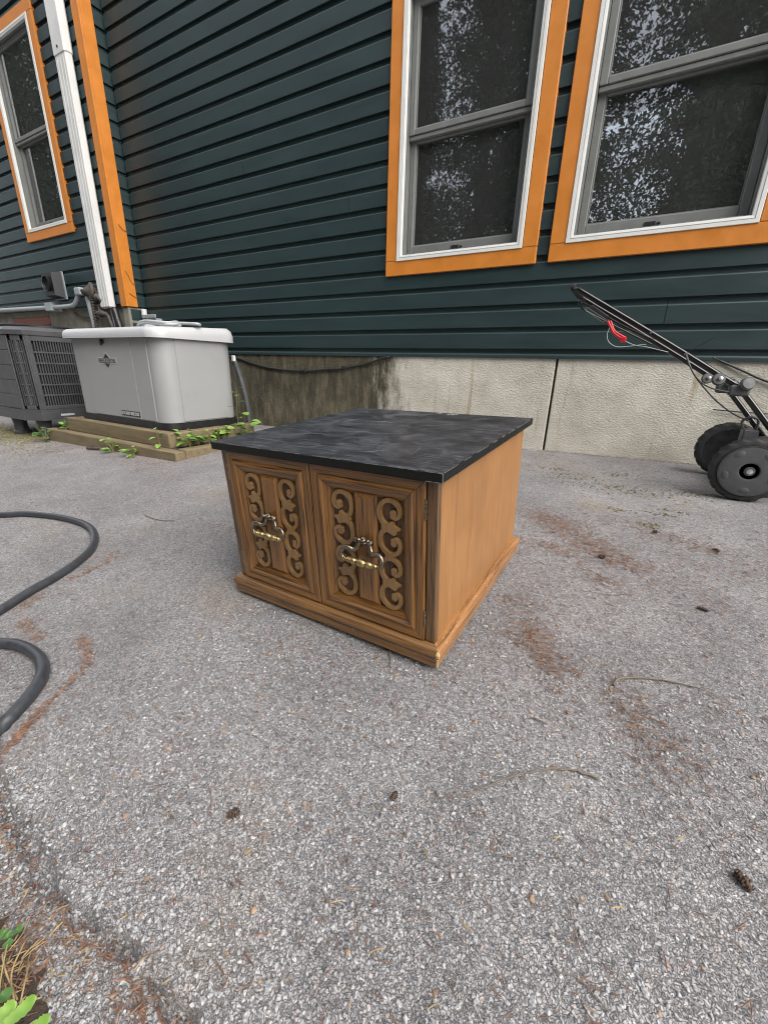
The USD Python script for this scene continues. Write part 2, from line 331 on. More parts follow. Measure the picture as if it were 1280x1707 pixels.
# black slab: dull paint, scuffed by long pale scratches
mat('black_top', {
    'tc': ('texture_coordinate', {}),
    'm1': ('mapping', {'scale': (11, 190, 14), 'rotation': (0, 0, 0.12)}), 'n1': ('noise_texture', {'scale': 1.0, 'detail': 5.0, 'roughness': 0.65, 'distortion': 0.4}),
    'm2': ('mapping', {'scale': (5, 95, 5), 'rotation': (0, 0, -0.35)}), 'n2': ('noise_texture', {'scale': 1.0, 'detail': 4.0, 'roughness': 0.6, 'distortion': 0.9}),
    'n3': ('noise_texture', {'scale': 5.5, 'detail': 6.0, 'roughness': 0.62, 'distortion': 0.5}),
    'r1': ('rgb_ramp', {'ramp': [(0.50, (0.02, 0.02, 0.02)), (0.60, (0.22, 0.22, 0.22)), (0.72, (0.9, 0.9, 0.9))]}), 'r2': ('rgb_ramp', {'ramp': [(0.62, (0, 0, 0)), (0.74, (1, 1, 1))]}),
    'r3': ('rgb_ramp', {'ramp': [(0.36, (0.16, 0.16, 0.16)), (0.62, (1.0, 1.0, 1.0))]}),
    'ad': ('mix_color', {'blend_type': 'lighten', 'fac': 1.0}), 'mu': ('mix_color', {'blend_type': 'multiply', 'fac': 1.0}), 'n5': ('noise_texture', {'scale': 9.0, 'detail': 8.0, 'roughness': 0.7, 'distortion': 0.8}), 'r5': ('rgb_ramp', {'ramp': [(0.45, (0, 0, 0)), (0.72, (0.36, 0.36, 0.36))]}), 'ml': ('mix_color', {'blend_type': 'lighten', 'fac': 1.0}),
    'nz': ('separate_xyz', {}), 'nm': ('map_range', {'from_min': 0.6, 'from_max': 0.95, 'to_min': 0.08, 'to_max': 1.0, 'clamp': True}), 'gg': ('geometry', {}), 'mz': ('mix_color', {'blend_type': 'multiply', 'fac': 1.0}),
    'col': ('mix_color', {'a': (0.0065, 0.0072, 0.0088), 'b': (0.17, 0.178, 0.19)}),
    'rg': ('map_range', {'from_min': 0.3, 'from_max': 0.7, 'to_min': 0.30, 'to_max': 0.50}),
    'b': ('bump', {'strength': 0.2, 'distance': 0.0006}),
    'p': ('principled_bsdf', {'specular_ior_level': 0.6})},
    [('tc.object', 'm1.vector'), ('m1.vector', 'n1.vector'), ('tc.object', 'm2.vector'), ('m2.vector', 'n2.vector'), ('tc.object', 'n3.vector'),
     ('n1.fac', 'r1.fac'), ('n2.fac', 'r2.fac'), ('n3.fac', 'r3.fac'), ('r1.color', 'ad.a'), ('r2.color', 'ad.b'), ('ad.result', 'mu.a'), ('r3.color', 'mu.b'),
     ('gg.normal', 'nz.vector'), ('nz.z', 'nm.value'), ('tc.object', 'n5.vector'), ('n5.fac', 'r5.fac'), ('mu.result', 'ml.a'), ('r5.color', 'ml.b'), ('ml.result', 'mz.a'), ('nm.result', 'mz.b'), ('mz.result', 'col.fac'), ('col.result', 'p.base_color'), ('n3.fac', 'rg.value'), ('rg.result', 'p.roughness'), ('n1.fac', 'b.height'), ('b.normal', 'p.normal')])
simple('slab_edge', (0.005, 0.0055, 0.0045), 0.5, var=0.4, scale=60.0, spec=0.22)
simple('worn_edge', (0.12, 0.12, 0.12), 0.5, var=0.8, scale=70.0)
simple('raw_wood', (0.55, 0.36, 0.18), 0.7, var=0.25, scale=90.0)
simple('antique_brass', (0.36, 0.27, 0.13), 0.4, var=0.5, scale=160.0, metallic=1.0)
simple('dark_iron', (0.19, 0.155, 0.115), 0.36, var=0.45, scale=140.0, metallic=1.0)

# window panes
mat('pane_glass', {
    'f': ('fresnel', {'IOR': 2.5}), 'g': ('glossy_bsdf', {'roughness': 0.010, 'color': (0.95, 0.97, 1.0)}), 't': ('transparent_bsdf', {'color': (0.92, 0.94, 0.93)}), 'd': ('diffuse_bsdf', {'color': (0.2, 0.2, 0.19)}),
    'm1': ('mix_closure', {}), 'm2': ('mix_closure', {'fac': 0.07})},
    [('f.fac', 'm1.fac'), ('t.BSDF', 'm1.closure1'), ('g.BSDF', 'm1.closure2'), ('m1.closure', 'm2.closure1'), ('d.BSDF', 'm2.closure2')], surface='m2.closure')

# ------------------------------------------------------------------ ground
CRACK = np.array([[-1.1, 0.20], [-0.95, 0.14], [-0.83, 0.113], [-0.759, 0.116], [-0.662, 0.101], [-0.575, 0.101], [-0.515, 0.107], [-0.452, 0.115], [-0.392, 0.117], [-0.326, 0.115], [-0.24, 0.10], [-0.1, 0.09]])
def axis(parts):
    out = []
    for a, b, n in parts: out += list(np.linspace(a, b, n, endpoint=False))
    return np.array(out + [parts[-1][1]])
gxs = axis([(-60, -12, 12), (-12, -3, 18), (-3, -1.1, 30), (-1.1, 0.7, 240), (0.7, 3, 24), (3, 40, 12)])
gys = axis([(-60, -6, 14), (-6, -0.15, 14), (-0.15, 0.35, 90), (0.35, 1.4, 100), (1.4, 3.6, 50), (3.6, 30, 10)])
GX, GY = np.meshgrid(gxs, gys)
_ls = LineString(CRACK)
def ground_dz(x, y):
    p = np.stack([x, y, np.zeros_like(x)], -1)
    dz = (meshkit.fbm(p * 2.2, 4, 3) - 0.5) * 0.012
    return dz
GZ = gz(GX, GY) + ground_dz(GX, GY) * np.clip((3.1 - GY) / 0.6, 0.0, 1) * (GY > -3)
near = (GX > -1.3) & (GX < 0.0) & (GY > -0.1) & (GY < 0.4)
import shapely
wob = (meshkit.fbm(np.stack([GX, GY, 0 * GX], -1) * 34, 4, 9) - 0.5)
dist = np.full(GX.shape, 9.0)
dist[near] = shapely.distance(shapely.points(GX[near], GY[near]), _ls)
dd = dist + wob * 0.03
GZ -= 0.030 * np.clip(1 - np.abs(dd) / (0.006 + 0.008 * meshkit.noise(np.stack([GX, GY, 0 * GX], -1) * 14, 4)), 0, 1) ** 0.6
GZ -= 0.006 * np.clip(1 - np.abs(dist) / 0.05, 0, 1)
ny, nx = GX.shape
idx = np.arange(nx * ny).reshape(ny, nx)
F = np.c_[idx[:-1, :-1].ravel(), idx[:-1, 1:].ravel(), idx[1:, 1:].ravel(), idx[1:, :-1].ravel()]
single('driveway', (np.c_[GX.ravel(), GY.ravel(), GZ.ravel()], F), 'asphalt', 'worn grey asphalt driveway with a crack near the bottom', None, None, 'structure', smooth=True)
from scipy.interpolate import RegularGridInterpolator
_gi = RegularGridInterpolator((gys, gxs), GZ)
def gh(x, y): return _gi(np.stack([np.asarray(y, float), np.asarray(x, float)], -1))

# ------------------------------------------------------------------ house
PITCH, Z0 = 0.1435, 0.853
YM, YL, XC = 3.2, 2.993, -5.1          # main wall face, left wing face, side face of the left wing
house = thing('house', 'dark green clapboard house with orange trim and pale concrete foot', 'house', (-2.0, YM, 0.0))
def board_prof(k):
    """(outward, z) outline of course k: overhanging bottom edge, flat face, bevelled top with a recessed tongue."""
    zk = Z0 + PITCH * k; t = zk + PITCH
    return [(-0.004, zk + 0.031), (0.022, zk + 0.029), (0.024, zk + 0.031), (0.024, t - 0.0155), (0.0232, t - 0.0120), (0.0208, t - 0.0085), (0.0175, t - 0.0055), (0.0130, t - 0.0025), (0.0080, t - 0.0003), (0.005, t + 0.0004), (0.004, t + 0.031), (-0.004, t + 0.031)]
NB = 30
def subtract(seg, cuts):
    out = [seg]
    for a, b in cuts:
        out = [q for s in out for q in ((s[0], min(s[1], a)), (max(s[0], b), s[1])) if q[1] - q[0] > 0.01]
    return out
WIN_MAIN = [(-1.851, -0.711, 1.407, 3.15), (-0.632, 0.512, 1.407, 3.15)]
WIN_LEFT = [(-7.03, -5.897, 2.108, 4.11)]
def rows(x0, x1, yface, wins, kmin, skirt, kmax=NB):
    for k in range(kmin, kmax):
        zk = Z0 + PITCH * k; t = zk + PITCH
        cuts = [(w[0] + 0.004, w[1] - 0.004) for w in wins if zk + 0.03 > w[2] and t - 0.02 < w[3]]
        segs = subtract((x0, x1), cuts)
        if k % 3 == 1:
            j = x0 + 0.3 + (x1 - x0 - 0.6) * ((k * 0.618) % 1.0); segs = [q for sg_ in segs for q in (((sg_[0], j - 0.0006), (j + 0.0006, sg_[1])) if sg_[0] + 0.2 < j < sg_[1] - 0.2 else (sg_,))]
        for a, b in segs:
            pr = [(yface + 0.024 - o + 0.0015 * math.sin(k * 5.1), z + 0.001 * math.sin(k * 3.7)) for o, z in board_prof(k)]
            part(house, 'siding_board', extrude_x(pr, a + 0.001, b - 0.001), 'siding_paint', 40)
    z0, z1 = skirt
    pr = [(yface + 0.024 - o, z) for o, z in [(-0.004, z0), (0.024, z0), (0.024, z1 - 0.020), (0.0234, z1 - 0.0145), (0.0215, z1 - 0.0095), (0.0182, z1 - 0.0055), (0.0138, z1 - 0.0025), (0.0085, z1 - 0.0005), (0.005, z1 + 0.0002), (0.004, z1 + 0.031), (-0.004, z1 + 0.031)]]
    part(house, 'siding_board', extrude_x(pr, x0 + 0.001, x1 - 0.001), 'siding_paint', 40)
rows(XC + 0.026, 3.4, YM, WIN_MAIN, 0, (0.818, Z0))
rows(-11.0, XC - 0.112, YL, WIN_LEFT, 4, (1.335, Z0 + 4 * PITCH))
# side face of the left wing (between the orange corner board and the inner corner)
for k in range(-1, NB):
    zk = Z0 + PITCH * k; t = zk + PITCH
    pr = [(XC - 0.024 + o, z) for o, z in board_prof(k)] if k >= 0 else [(XC - 0.024 + o, z) for o, z in [(-0.004, 0.818), (0.024, 0.818), (0.024, t - 0.013), (0.021, t - 0.004), (0.006, t + 0.005), (0.004, t + 0.031), (-0.004, t + 0.031)]]
    part(house, 'siding_board', extrude_y(pr, (YL + 0.125 if zk > 1.25 else YL + 0.04), YM + 0.022), 'siding_paint', 40)
# sheathing behind the boards, with openings
def sheath(x0, x1, y0, y1, z0, z1, wins):
    xs = sorted({x0, x1, *[w[0] + 0.06 for w in wins], *[w[1] - 0.06 for w in wins]}); ms = []
    for a, b in zip(xs[:-1], xs[1:]):
        w = [w for w in wins if w[0] + 0.06 <= a + 1e-6 and b <= w[1] - 0.06 + 1e-6]
        zs = [(z0, z1)] if not w else [(z0, w[0][2] + 0.06), (w[0][3] - 0.06, z1)]
        for p, q in zs: ms.append(trimesh.creation.box(bounds=[[a, y0, p], [b, y1, q]]))
    return cat(ms)
part(house, 'wall_core', sheath(XC - 0.03, 3.4, YM + 0.03, YM + 0.16, 0.825, 5.1, WIN_MAIN), 'sheathing')
part(house, 'wall_core', sheath(-11.0, XC - 0.03, YL + 0.03, YL + 0.16, 1.34, 5.1, WIN_LEFT), 'sheathing')
# corner board, an L of two boards, orange
part(house, 'corner_board', cbox(XC - 0.112, XC + 0.006, YL - 0.006, YL + 0.02, 1.302, 5.1, 0.004), 'orange_paint')
part(house, 'corner_board', cbox(XC - 0.02, XC + 0.0065, YL + 0.0205, YL + 0.124, 1.304, 5.1, 0.004), 'orange_paint')
# downspout with a joint
ds = part(house, 'downspout', cbox(-5.502, -5.290, YL - 0.085, YL - 0.012, 1.283, 3.53, 0.018), 'white_enamel')
part(ds, 'downspout_section', cbox(-5.508, -5.284, YL - 0.091, YL - 0.006, 3.49, 5.05, 0.020), 'white_enamel')
for xx in (-5.45, -5.396, -5.342): part(ds, 'rib', tube([(xx, YL - 0.0845, 1.30), (xx, YL - 0.0845, 3.48)], 0.0035, 6), 'white_enamel')
part(ds, 'rivet', lathe([(0.012, 0), (0.010, 0.006), (0.0, 0.008)], (-5.40, YL - 0.091, 3.56), (0, -1, 0), 10), 'black_plastic')
part(ds, 'outlet_pipe', cat([tube(catmull([(-5.30, YL - 0.04, 1.285), (-5.26, YL - 0.045, 1.18), (-5.20, YL - 0.06, 1.02), (-5.16, YL - 0.06, 0.5), (-5.15, YL - 0.06, 0.02)]), 0.035, 10),
     tube(catmull([(-5.36, YL - 0.05, 1.285), (-5.33, YL - 0.055, 1.18), (-5.28, YL - 0.07, 1.02), (-5.24, YL - 0.07, 0.5), (-5.23, YL - 0.07, 0.02)]), 0.022, 8)]), 'black_plastic', True)
# foundations
part(house, 'foundation_panel', cbox(XC + 0.0, -0.489, YM + 0.012, YM + 0.2, -0.4, 0.826, 0.006), 'foundation_stucco')
part(house, 'foundation_panel', cbox(-0.475, 3.4, YM + 0.014, YM + 0.2, -0.4, 0.826, 0.006), 'foundation_stucco')
part(house, 'foundation_panel', cbox(-11.0, -8.16, YL + 0.05, YL + 0.3, -0.6, 1.338, 0.004), 'weathered_concrete')
part(house, 'foundation_panel', cbox(-7.05, XC - 0.03, YL + 0.05, YL + 0.3, -0.6, 1.338, 0.004), 'weathered_concrete')
part(house, 'foundation_panel', cbox(-8.159, -7.051, YL + 0.06, YL + 0.3, -0.6, 1.07, 0.004), 'weathered_concrete')
part(house, 'foundation_corner', rbox(XC - 0.13, XC - 0.012, YL + 0.012, YM + 0.1, -0.5, 1.30, 0.012, 1), 'weathered_concrete')
vw = part(house, 'cellar_window', cbox(-8.158, -7.052, YL + 0.045, YL + 0.09, 1.16, 1.262, 0.004), 'brown_paint')
part(vw, 'lintel', cbox(-8.158, -7.052, YL + 0.05, YL + 0.3, 1.264, 1.338, 0.003), 'weathered_concrete')
part(vw, 'pane', cbox(-8.15, -7.06, YL + 0.12, YL + 0.13, 1.072, 1.158, 0.001), 'grey_sash')
# eaves and roof
part(house, 'roof', cat([hull([(x, y, z) for x in (XC - 0.4, 3.5) for y, z in ((YM - 0.16, 5.10), (YM - 0.16, 5.22), (YM + 6, 7.4), (YM + 6, 7.28))]),
     hull([(x, y, z) for x in (-11.1, XC + 0.3) for y, z in ((YL - 0.16, 5.11), (YL - 0.16, 5.23), (YL + 6, 7.42), (YL + 6, 7.3))])]), 'roofing')
part(house, 'soffit', cbox(XC, 3.45, YM - 0.14, YM + 0.02, 5.075, 5.098, 0.002), 'white_trim')
part(house, 'side_wall', cat([trimesh.creation.box(bounds=[[3.25, YM + 0.16, -0.4], [3.4, YM + 7.0, 5.2]]), trimesh.creation.box(bounds=[[-11, YL + 0.16, -0.6], [-10.85, YM + 7.0, 5.2]]),
     trimesh.creation.box(bounds=[[-11, YM + 7.0, -0.6], [3.4, YM + 7.15, 5.3]])]), 'siding_paint')
# rooms behind the panes
def room(x0, x1, y0, y1, z0, z1, wins, nm):
    w = part(house, 'interior_wall', cat([trimesh.creation.box(bounds=[[x0, y1, z0], [x1, y1 + 0.05, z1]]), trimesh.creation.box(bounds=[[x0 - 0.05, y0, z0], [x0, y1, z1]]), trimesh.creation.box(bounds=[[x1, y0, z0], [x1 + 0.05, y1, z1]])]), 'interior_wall')
    part(w, 'ceiling', trimesh.creation.box(bounds=[[x0, y0, z1], [x1, y1, z1 + 0.05]]), 'interior_wall')
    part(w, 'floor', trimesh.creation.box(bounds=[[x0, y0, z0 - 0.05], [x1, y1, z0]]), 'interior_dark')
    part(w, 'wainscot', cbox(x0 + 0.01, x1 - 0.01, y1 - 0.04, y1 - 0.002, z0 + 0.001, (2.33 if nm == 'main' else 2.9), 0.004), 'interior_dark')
    return w
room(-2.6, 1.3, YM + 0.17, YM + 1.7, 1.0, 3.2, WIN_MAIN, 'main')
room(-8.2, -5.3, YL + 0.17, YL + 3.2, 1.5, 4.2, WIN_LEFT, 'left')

def window(w, y, rail, tall_bottom=0.10, lower_top=None):
    x0, x1, z0, z1 = w
    win = part(house, 'window', cbox(x0, x1, y - 0.018, y + 0.026, z0, z0 + tall_bottom, 0.003), 'orange_paint')       # bottom casing; the rest are its sub-parts
    part(win, 'casing_board', cbox(x0, x0 + 0.095, y - 0.0182, y + 0.026, z0 + tall_bottom + 0.001, z1 - 0.10, 0.003), 'orange_paint')
    part(win, 'casing_board', cbox(x1 - 0.095, x1, y - 0.0182, y + 0.026, z0 + tall_bottom + 0.001, z1 - 0.10, 0.003), 'orange_paint')
    part(win, 'casing_board', cbox(x0, x1, y - 0.018, y + 0.026, z1 - 0.099, z1, 0.003), 'orange_paint')
    a0, a1, b0, b1 = x0 + 0.094, x1 - 0.098, z0 + 0.097, z1 - 0.097
    prof = [(0, -0.02), (0, 0.022), (0.002, 0.024), (0.020, 0.024), (0.021, 0.019), (0.023, 0.019), (0.024, 0.023), (0.036, 0.021), (0.038, 0.017), (0.038, -0.05), (0.02, -0.05)]
    up = (0, -1, 0)
    for A, B, inw in (((a0, y, b0), (a1, y, b0), (0, 0, 1)), ((a0, y, b1), (a1, y, b1), (0, 0, -1)), ((a0, y, b0), (a0, y, b1), (1, 0, 0)), ((a1, y, b0), (a1, y, b1), (-1, 0, 0))):
        part(win, 'white_frame', mitre_side(prof, A, B, inw, up, 1.0), 'white_trim')
    i0, i1, j0, j1 = a0 + 0.038, a1 - 0.038, b0 + 0.038, b1 - 0.038
    # jambs in two steps
    jm = [trimesh.creation.box(bounds=[[i0 - 0.012, y + 0.003, j0], [i0 + 0.008, y + 0.12, j1]]), trimesh.creation.box(bounds=[[i1 - 0.008, y + 0.003, j0], [i1 + 0.012, y + 0.12, j1]]),
          trimesh.creation.box(bounds=[[i0 + 0.008, y + 0.003, j1 - 0.008], [i1 - 0.008, y + 0.12, j1 + 0.012]]), trimesh.creation.box(bounds=[[i0 + 0.008, y + 0.004, j0 - 0.012], [i1 - 0.008, y + 0.12, j0 + 0.010]])]
    part(win, 'jamb', cat(jm), 'grey_sash')
    def sash(ya, yb, s0, s1, br, tr, st=0.045):
        q0, q1 = i0 + 0.009, i1 - 0.009
        bars = [cbox(q0, q0 + st, ya, yb, s0, s1, 0.004), cbox(q1 - st, q1, ya, yb, s0, s1, 0.004), cbox(q0 + st, q1 - st, ya + 0.001, yb, s0, s0 + br, 0.004), cbox(q0 + st, q1 - st, ya + 0.001, yb, s1 - tr, s1, 0.004)]
        # thin stop round the pane
        e = 0.007
        bars += [cbox(q0 + st, q0 + st + e, ya + 0.012, yb, s0 + br, s1 - tr, 0.001), cbox(q1 - st - e, q1 - st, ya + 0.012, yb, s0 + br, s1 - tr, 0.001), cbox(q0 + st + e, q1 - st - e, ya + 0.012, yb, s0 + br, s0 + br + e, 0.001)]
        part(win, 'sash', cat(bars), 'grey_sash')
        ym = (ya + yb) / 2 + 0.004
        part(win, 'pane', trimesh.creation.box(bounds=[[q0 + st - 0.004, ym, s0 + br - 0.004], [q1 - st + 0.004, ym + 0.002, s1 - tr + 0.004]]), 'pane_glass')
    sash(y + 0.022, y + 0.052, rail, j1 - 0.009, 0.036, 0.045)
    sash(y + 0.056, y + 0.090, j0 + 0.011, rail + 0.014, 0.060, 0.052)
    part(win, 'meeting_rail', cbox(i0 + 0.01, i1 - 0.01, y + 0.030, y + 0.055, rail - 0.028, rail - 0.001, 0.004), 'grey_sash')
    lk = (i0 + i1) / 2 - 0.06
    part(win, 'latch', cat([cbox(lk, lk + 0.06, y + 0.050, y + 0.057, j0 + 0.022, j0 + 0.046, 0.003), cbox(lk + 0.065, lk + 0.085, y + 0.050, y + 0.057, j0 + 0.028, j0 + 0.040, 0.002)]), 'black_plastic')
for w in WIN_MAIN: window(w, YM, 2.285)
for w in WIN_LEFT: window(w, YL, 3.12)
# ceiling fixture and shelf seen through the panes
t = thing('wall_heater', 'black box heater with pale rounded end seen through the right window', 'heater', (0.1, 4.3, 2.6))
part(t, 'body', cbox(-0.075, 0.125, 4.15, 4.45, 2.46, 2.70, 0.015), 'black_plastic')
part(t, 'end_cover', lathe([(0.12, 0), (0.117, 0.04), (0.095, 0.08), (0.0, 0.10)], (0.127, 4.3, 2.585), (1, 0, 0), 20), 'white_enamel', 40)
part(t, 'bracket', cbox(0.0, 0.04, 4.25, 4.35, 2.701, 3.2, 0.004), 'steel')
# ------------------------------------------------------------------ utilities on the left wing
yv = YL - 0.02
t = thing('exhaust_vent', 'square black plastic exhaust vent with a round port on the green wall', 'vent', (-6.53, YL, 1.6))
part(t, 'flange', cbox(-6.66, -6.35, YL - 0.012, YL + 0.002, 1.43, 1.74, 0.006), 'galvanised')
part(t, 'hood', hull([(x, YL - 0.013, z) for x in (-6.67, -6.38) for z in (1.445, 1.735)] + [(x, YL - 0.11, z) for x in (-6.65, -6.41) for z in (1.47, 1.72)]), 'black_plastic')
part(t, 'port', lathe([(0.082, 0), (0.088, 0.008), (0.09, 0.03), (0.078, 0.032), (0.074, 0.004), (0.0, 0.003)], (-6.53, YL - 0.111, 1.60), (0, -1, 0), 24), 'black_plastic', 40)
t = thing('conduit', 'grey metal conduit run along the foot of the left wall', 'conduit', (-7.0, 2.93, 1.35))
part(t, 'pipe', tube(catmull([(-9.6, 2.93, 1.385), (-8.2, 2.93, 1.364), (-6.7, 2.93, 1.343), (-6.25, 2.93, 1.340), (-6.10, 2.93, 1.352), (-6.02, 2.93, 1.40), (-5.965, 2.93, 1.455), (-5.93, 2.93, 1.475)], 6), 0.026, 12), 'galvanised', True)
part(t, 'elbow', rbox(-5.99, -5.86, 2.895, 2.965, 1.44, 1.53, 0.02, 1), 'galvanised')
part(t, 'bracket', cbox(-6.76, -6.60, 2.89, YL + 0.03, 1.30, 1.395, 0.005), 'galvanised')
t = thing('gas_regulator', 'round iron gas regulator with pipes and valve beside the downspout', 'regulator', (-5.68, 2.93, 1.45))
part(t, 'inlet', tube([(-5.87, 2.93, 1.49), (-5.74, 2.93, 1.475)], 0.022, 10), 'rusty_iron', True)
part(t, 'diaphragm', lathe([(0.0, -0.05), (0.05, -0.05), (0.06, -0.02), (0.10, -0.015), (0.104, 0.0), (0.10, 0.015), (0.06, 0.03), (0.03, 0.07), (0.0, 0.072)], (-5.67, 2.93, 1.47), (-0.35, -1, 0.1), 24), 'rusty_iron', 40)
part(t, 'outlet', cat([tube([(-5.62, 2.94, 1.47), (-5.50, 2.94, 1.44)], 0.018, 8), lathe([(0.04, 0), (0.045, 0.03), (0.02, 0.05), (0.0, 0.05)], (-5.53, 2.93, 1.40), (0.2, -1, 0), 12), tube(catmull([(-5.55, 2.93, 1.42), (-5.50, 2.90, 1.40), (-5.45, 2.91, 1.36)]), 0.016, 8)]), 'rusty_iron', True)
part(t, 'standpipe', tube([(-5.765, 2.93, 1.42), (-5.713, 2.93, 1.06), (-5.70, 2.93, 0.4), (-5.70, 2.93, 0.0)], 0.03, 12), 'galvanised', True)
fit = [(0.014, 0.0)]
for k in range(12): fit += [(0.014, 0.03 * k + 0.006), (0.024, 0.03 * k + 0.009), (0.024, 0.03 * k + 0.024), (0.014, 0.03 * k + 0.027)]
part(t, 'fitting', lathe(fit, (-5.655, 2.91, 1.04), (0.05, 0, 1), 10), 'rusty_iron', 40)
part(t, 'valve', cat([lathe([(0.0, -0.09), (0.022, -0.085), (0.028, -0.03), (0.042, 0.0), (0.028, 0.05), (0.024, 0.10), (0.0, 0.105)], (-5.50, 2.91, 1.232), (1, 0, -0.1), 12), tube([(-5.53, 2.91, 1.26), (-5.53, 2.91, 1.31)], 0.012, 8), cbox(-5.58, -5.48, 2.90, 2.92, 1.31, 1.325, 0.003)]), 'rusty_iron', True)
part(t, 'drop_pipe', tube(catmull([(-5.41, 2.91, 1.22), (-5.36, 2.905, 1.20), (-5.325, 2.90, 1.14), (-5.30, 2.90, 1.04), (-5.28, 2.90, 0.5)]), 0.017, 8), 'rusty_iron', True)
single('loose_wire', tube(catmull([(-6.35, YL + 0.035, 1.285), (-6.25, YL + 0.03, 1.25), (-6.10, YL + 0.03, 1.215), (-5.95, YL + 0.03, 1.21), (-5.80, YL + 0.03, 1.20)]), 0.008, 6), 'cable_black', 'short black wire clipped under the left wing siding above the condenser', 'wire', smooth=True)
t = thing('junction_box', 'small grey electrical box with lid and conduit on the green wall behind the generator', 'electrical box', (-5.0, YM, 1.15))
part(t, 'box', cbox(-5.02, -4.80, YM - 0.08, YM - 0.001, 1.05, 1.185, 0.006), 'galvanised')
part(t, 'lid', cbox(-5.035, -4.785, YM - 0.095, YM - 0.0805, 1.1855, 1.225, 0.006), 'galvanised')
part(t, 'conduit_stub', lathe([(0.022, 0.0), (0.022, 0.10), (0.03, 0.102), (0.03, 0.20), (0.0, 0.2)], (-5.06, YM - 0.045, 1.09), (0, 0, 1), 12), 'white_enamel', 40)

# cables on the wall foot
single('wall_cable', tube(catmull([(-3.75, 3.205, 0.80), (-3.599, 3.20, 0.775), (-3.42, 3.20, 0.735), (-3.223, 3.20, 0.70), (-3.0, 3.20, 0.682), (-2.808, 3.20, 0.678), (-2.62, 3.20, 0.684), (-2.469, 3.20, 0.699), (-2.30, 3.20, 0.708), (-2.203, 3.20, 0.727), (-2.03, 3.20, 0.757), (-1.867, 3.195, 0.802), (-1.80, 3.19, 0.815)]), 0.009, 8), 'cable_black', 'thin black cable drooping along the dark stained wall foot', 'cable', smooth=True)
for x, z, lb in ((-2.72, 0.672, 'black clip near the lowest sag of the cable on the dark wall foot'), (-2.27, 0.715, 'black clip where the wall cable starts to rise towards the siding')):
    single('cable_clip', cbox(x - 0.016, x + 0.016, 3.188, 3.213, z - 0.010, z + 0.022, 0.003), 'black_plastic', lb, 'clip', 'cable clips on the wall foot')
single('corner_cable', tube(catmull([(0.38, 3.205, 0.838), (0.412, 3.205, 0.824), (0.537, 3.20, 0.768), (0.658, 3.20, 0.715), (0.9, 3.20, 0.64)]), 0.007, 6), 'cable_black', 'black cable slanting down the pale wall foot behind the mower', 'cable', smooth=True)
single('floor_cable', tube(catmull([(0.45, 3.2, 0.545), (0.6, 3.2, 0.54), (0.95, 3.2, 0.535)]), 0.004, 6), 'cable_black', 'thin level black wire on the pale wall foot above the mower wheels', 'wire', smooth=True)

# ------------------------------------------------------------------ generator
GX0, GX1, GY0, GY1 = -4.36, -3.05, 1.965, 2.665
gen = thing('generator', 'pale grey standby generator with white lid on a timber plinth', 'generator', (-3.7, 2.3, 0.215))
def rr(x0, x1, y0, y1, r, n=8):
    return Polygon([(cx + r * math.cos(a), cy + r * math.sin(a)) for cx, cy, s in ((x1 - r, y1 - r, 0), (x0 + r, y1 - r, 1), (x0 + r, y0 + r, 2), (x1 - r, y0 + r, 3)) for a in np.linspace(s * PI / 2, s * PI / 2 + PI / 2, n)])
part(gen, 'plinth', prism(rr(GX0 - 0.012, GX1 + 0.012, GY0 - 0.012, GY1 + 0.012, 0.10), 0.216, 0.272), 'black_plastic', 30)
part(gen, 'housing', prism(rr(GX0, GX1, GY0, GY1, 0.125, 12), 0.272, 0.915), 'generator_paint', 30)
part(gen, 'front_door', cbox(-4.08, -3.392, GY0 - 0.006, GY0 + 0.004, 0.278, 0.905, 0.003), 'generator_paint')
part(gen, 'front_panel', cbox(-3.386, -3.19, GY0 - 0.005, GY0 + 0.004, 0.278, 0.905, 0.003), 'generator_paint')
part(gen, 'side_panel', cbox(GX1 - 0.004, GX1 + 0.006, 2.10, 2.535, 0.278, 0.905, 0.003), 'generator_paint')
# domed lid: rounded ring below, rising to the back
lid = []
for (z, ins, dz) in ((0.902, 0.0, 0.0), (0.93, 0.0, 0.012), (0.955, 0.012, 0.022), (0.968, 0.035, 0.03)):
    pts = np.array(rr(GX0 - 0.035 + ins, GX1 + 0.035 - ins, GY0 - 0.045 + ins, GY1 + 0.03 - ins, 0.12 - ins * 0.5, 10).exterior.coords[:-1])
    for x, y in pts: lid.append((x, y, z + dz * 1.3 * (y - GY0) / 0.7))
lidm = part(gen, 'lid', hull(lid), 'generator_lid', 35)
part(lidm, 'rim', prism(rr(GX0 - 0.036, GX1 + 0.036, GY0 - 0.046, GY1 + 0.031, 0.12, 10).difference(rr(GX0 - 0.02, GX1 + 0.02, GY0 - 0.03, GY1 + 0.015, 0.11, 10)), 0.893, 0.908), 'generator_lid', 30)
part(gen, 'door_latch', cat([lathe([(0.018, 0), (0.018, 0.008), (0.0, 0.01)], (-3.76, GY0 - 0.006, 0.868), (0, -1, 0), 14), cbox(-3.775, -3.755, GY0 - 0.026, GY0 - 0.014, 0.84, 0.885, 0.003)]), 'black_plastic', 40)
em = part(gen, 'emblem', place(prism(unary_union([Polygon([(-0.078, 0), (0, 0.066), (0.078, 0), (0, -0.066)]), rr(-0.135, 0.135, -0.024, 0.024, 0.012)]), 0, 0.002), (-3.745, GY0 - 0.0064, 0.722), (1, 0, 0), (0, 0, 1), (0, -1, 0)), 'pale_decal')
part(em, 'diamond', place(prism(Polygon([(-0.072, 0), (0, 0.056), (0.072, 0), (0, -0.056)]).difference(sbox(-1, -0.0205, 1, 0.0205)), 0, 0.001), (-3.745, GY0 - 0.0086, 0.722), (1, 0, 0), (0, 0, 1), (0, -1, 0)), 'dark_decal')
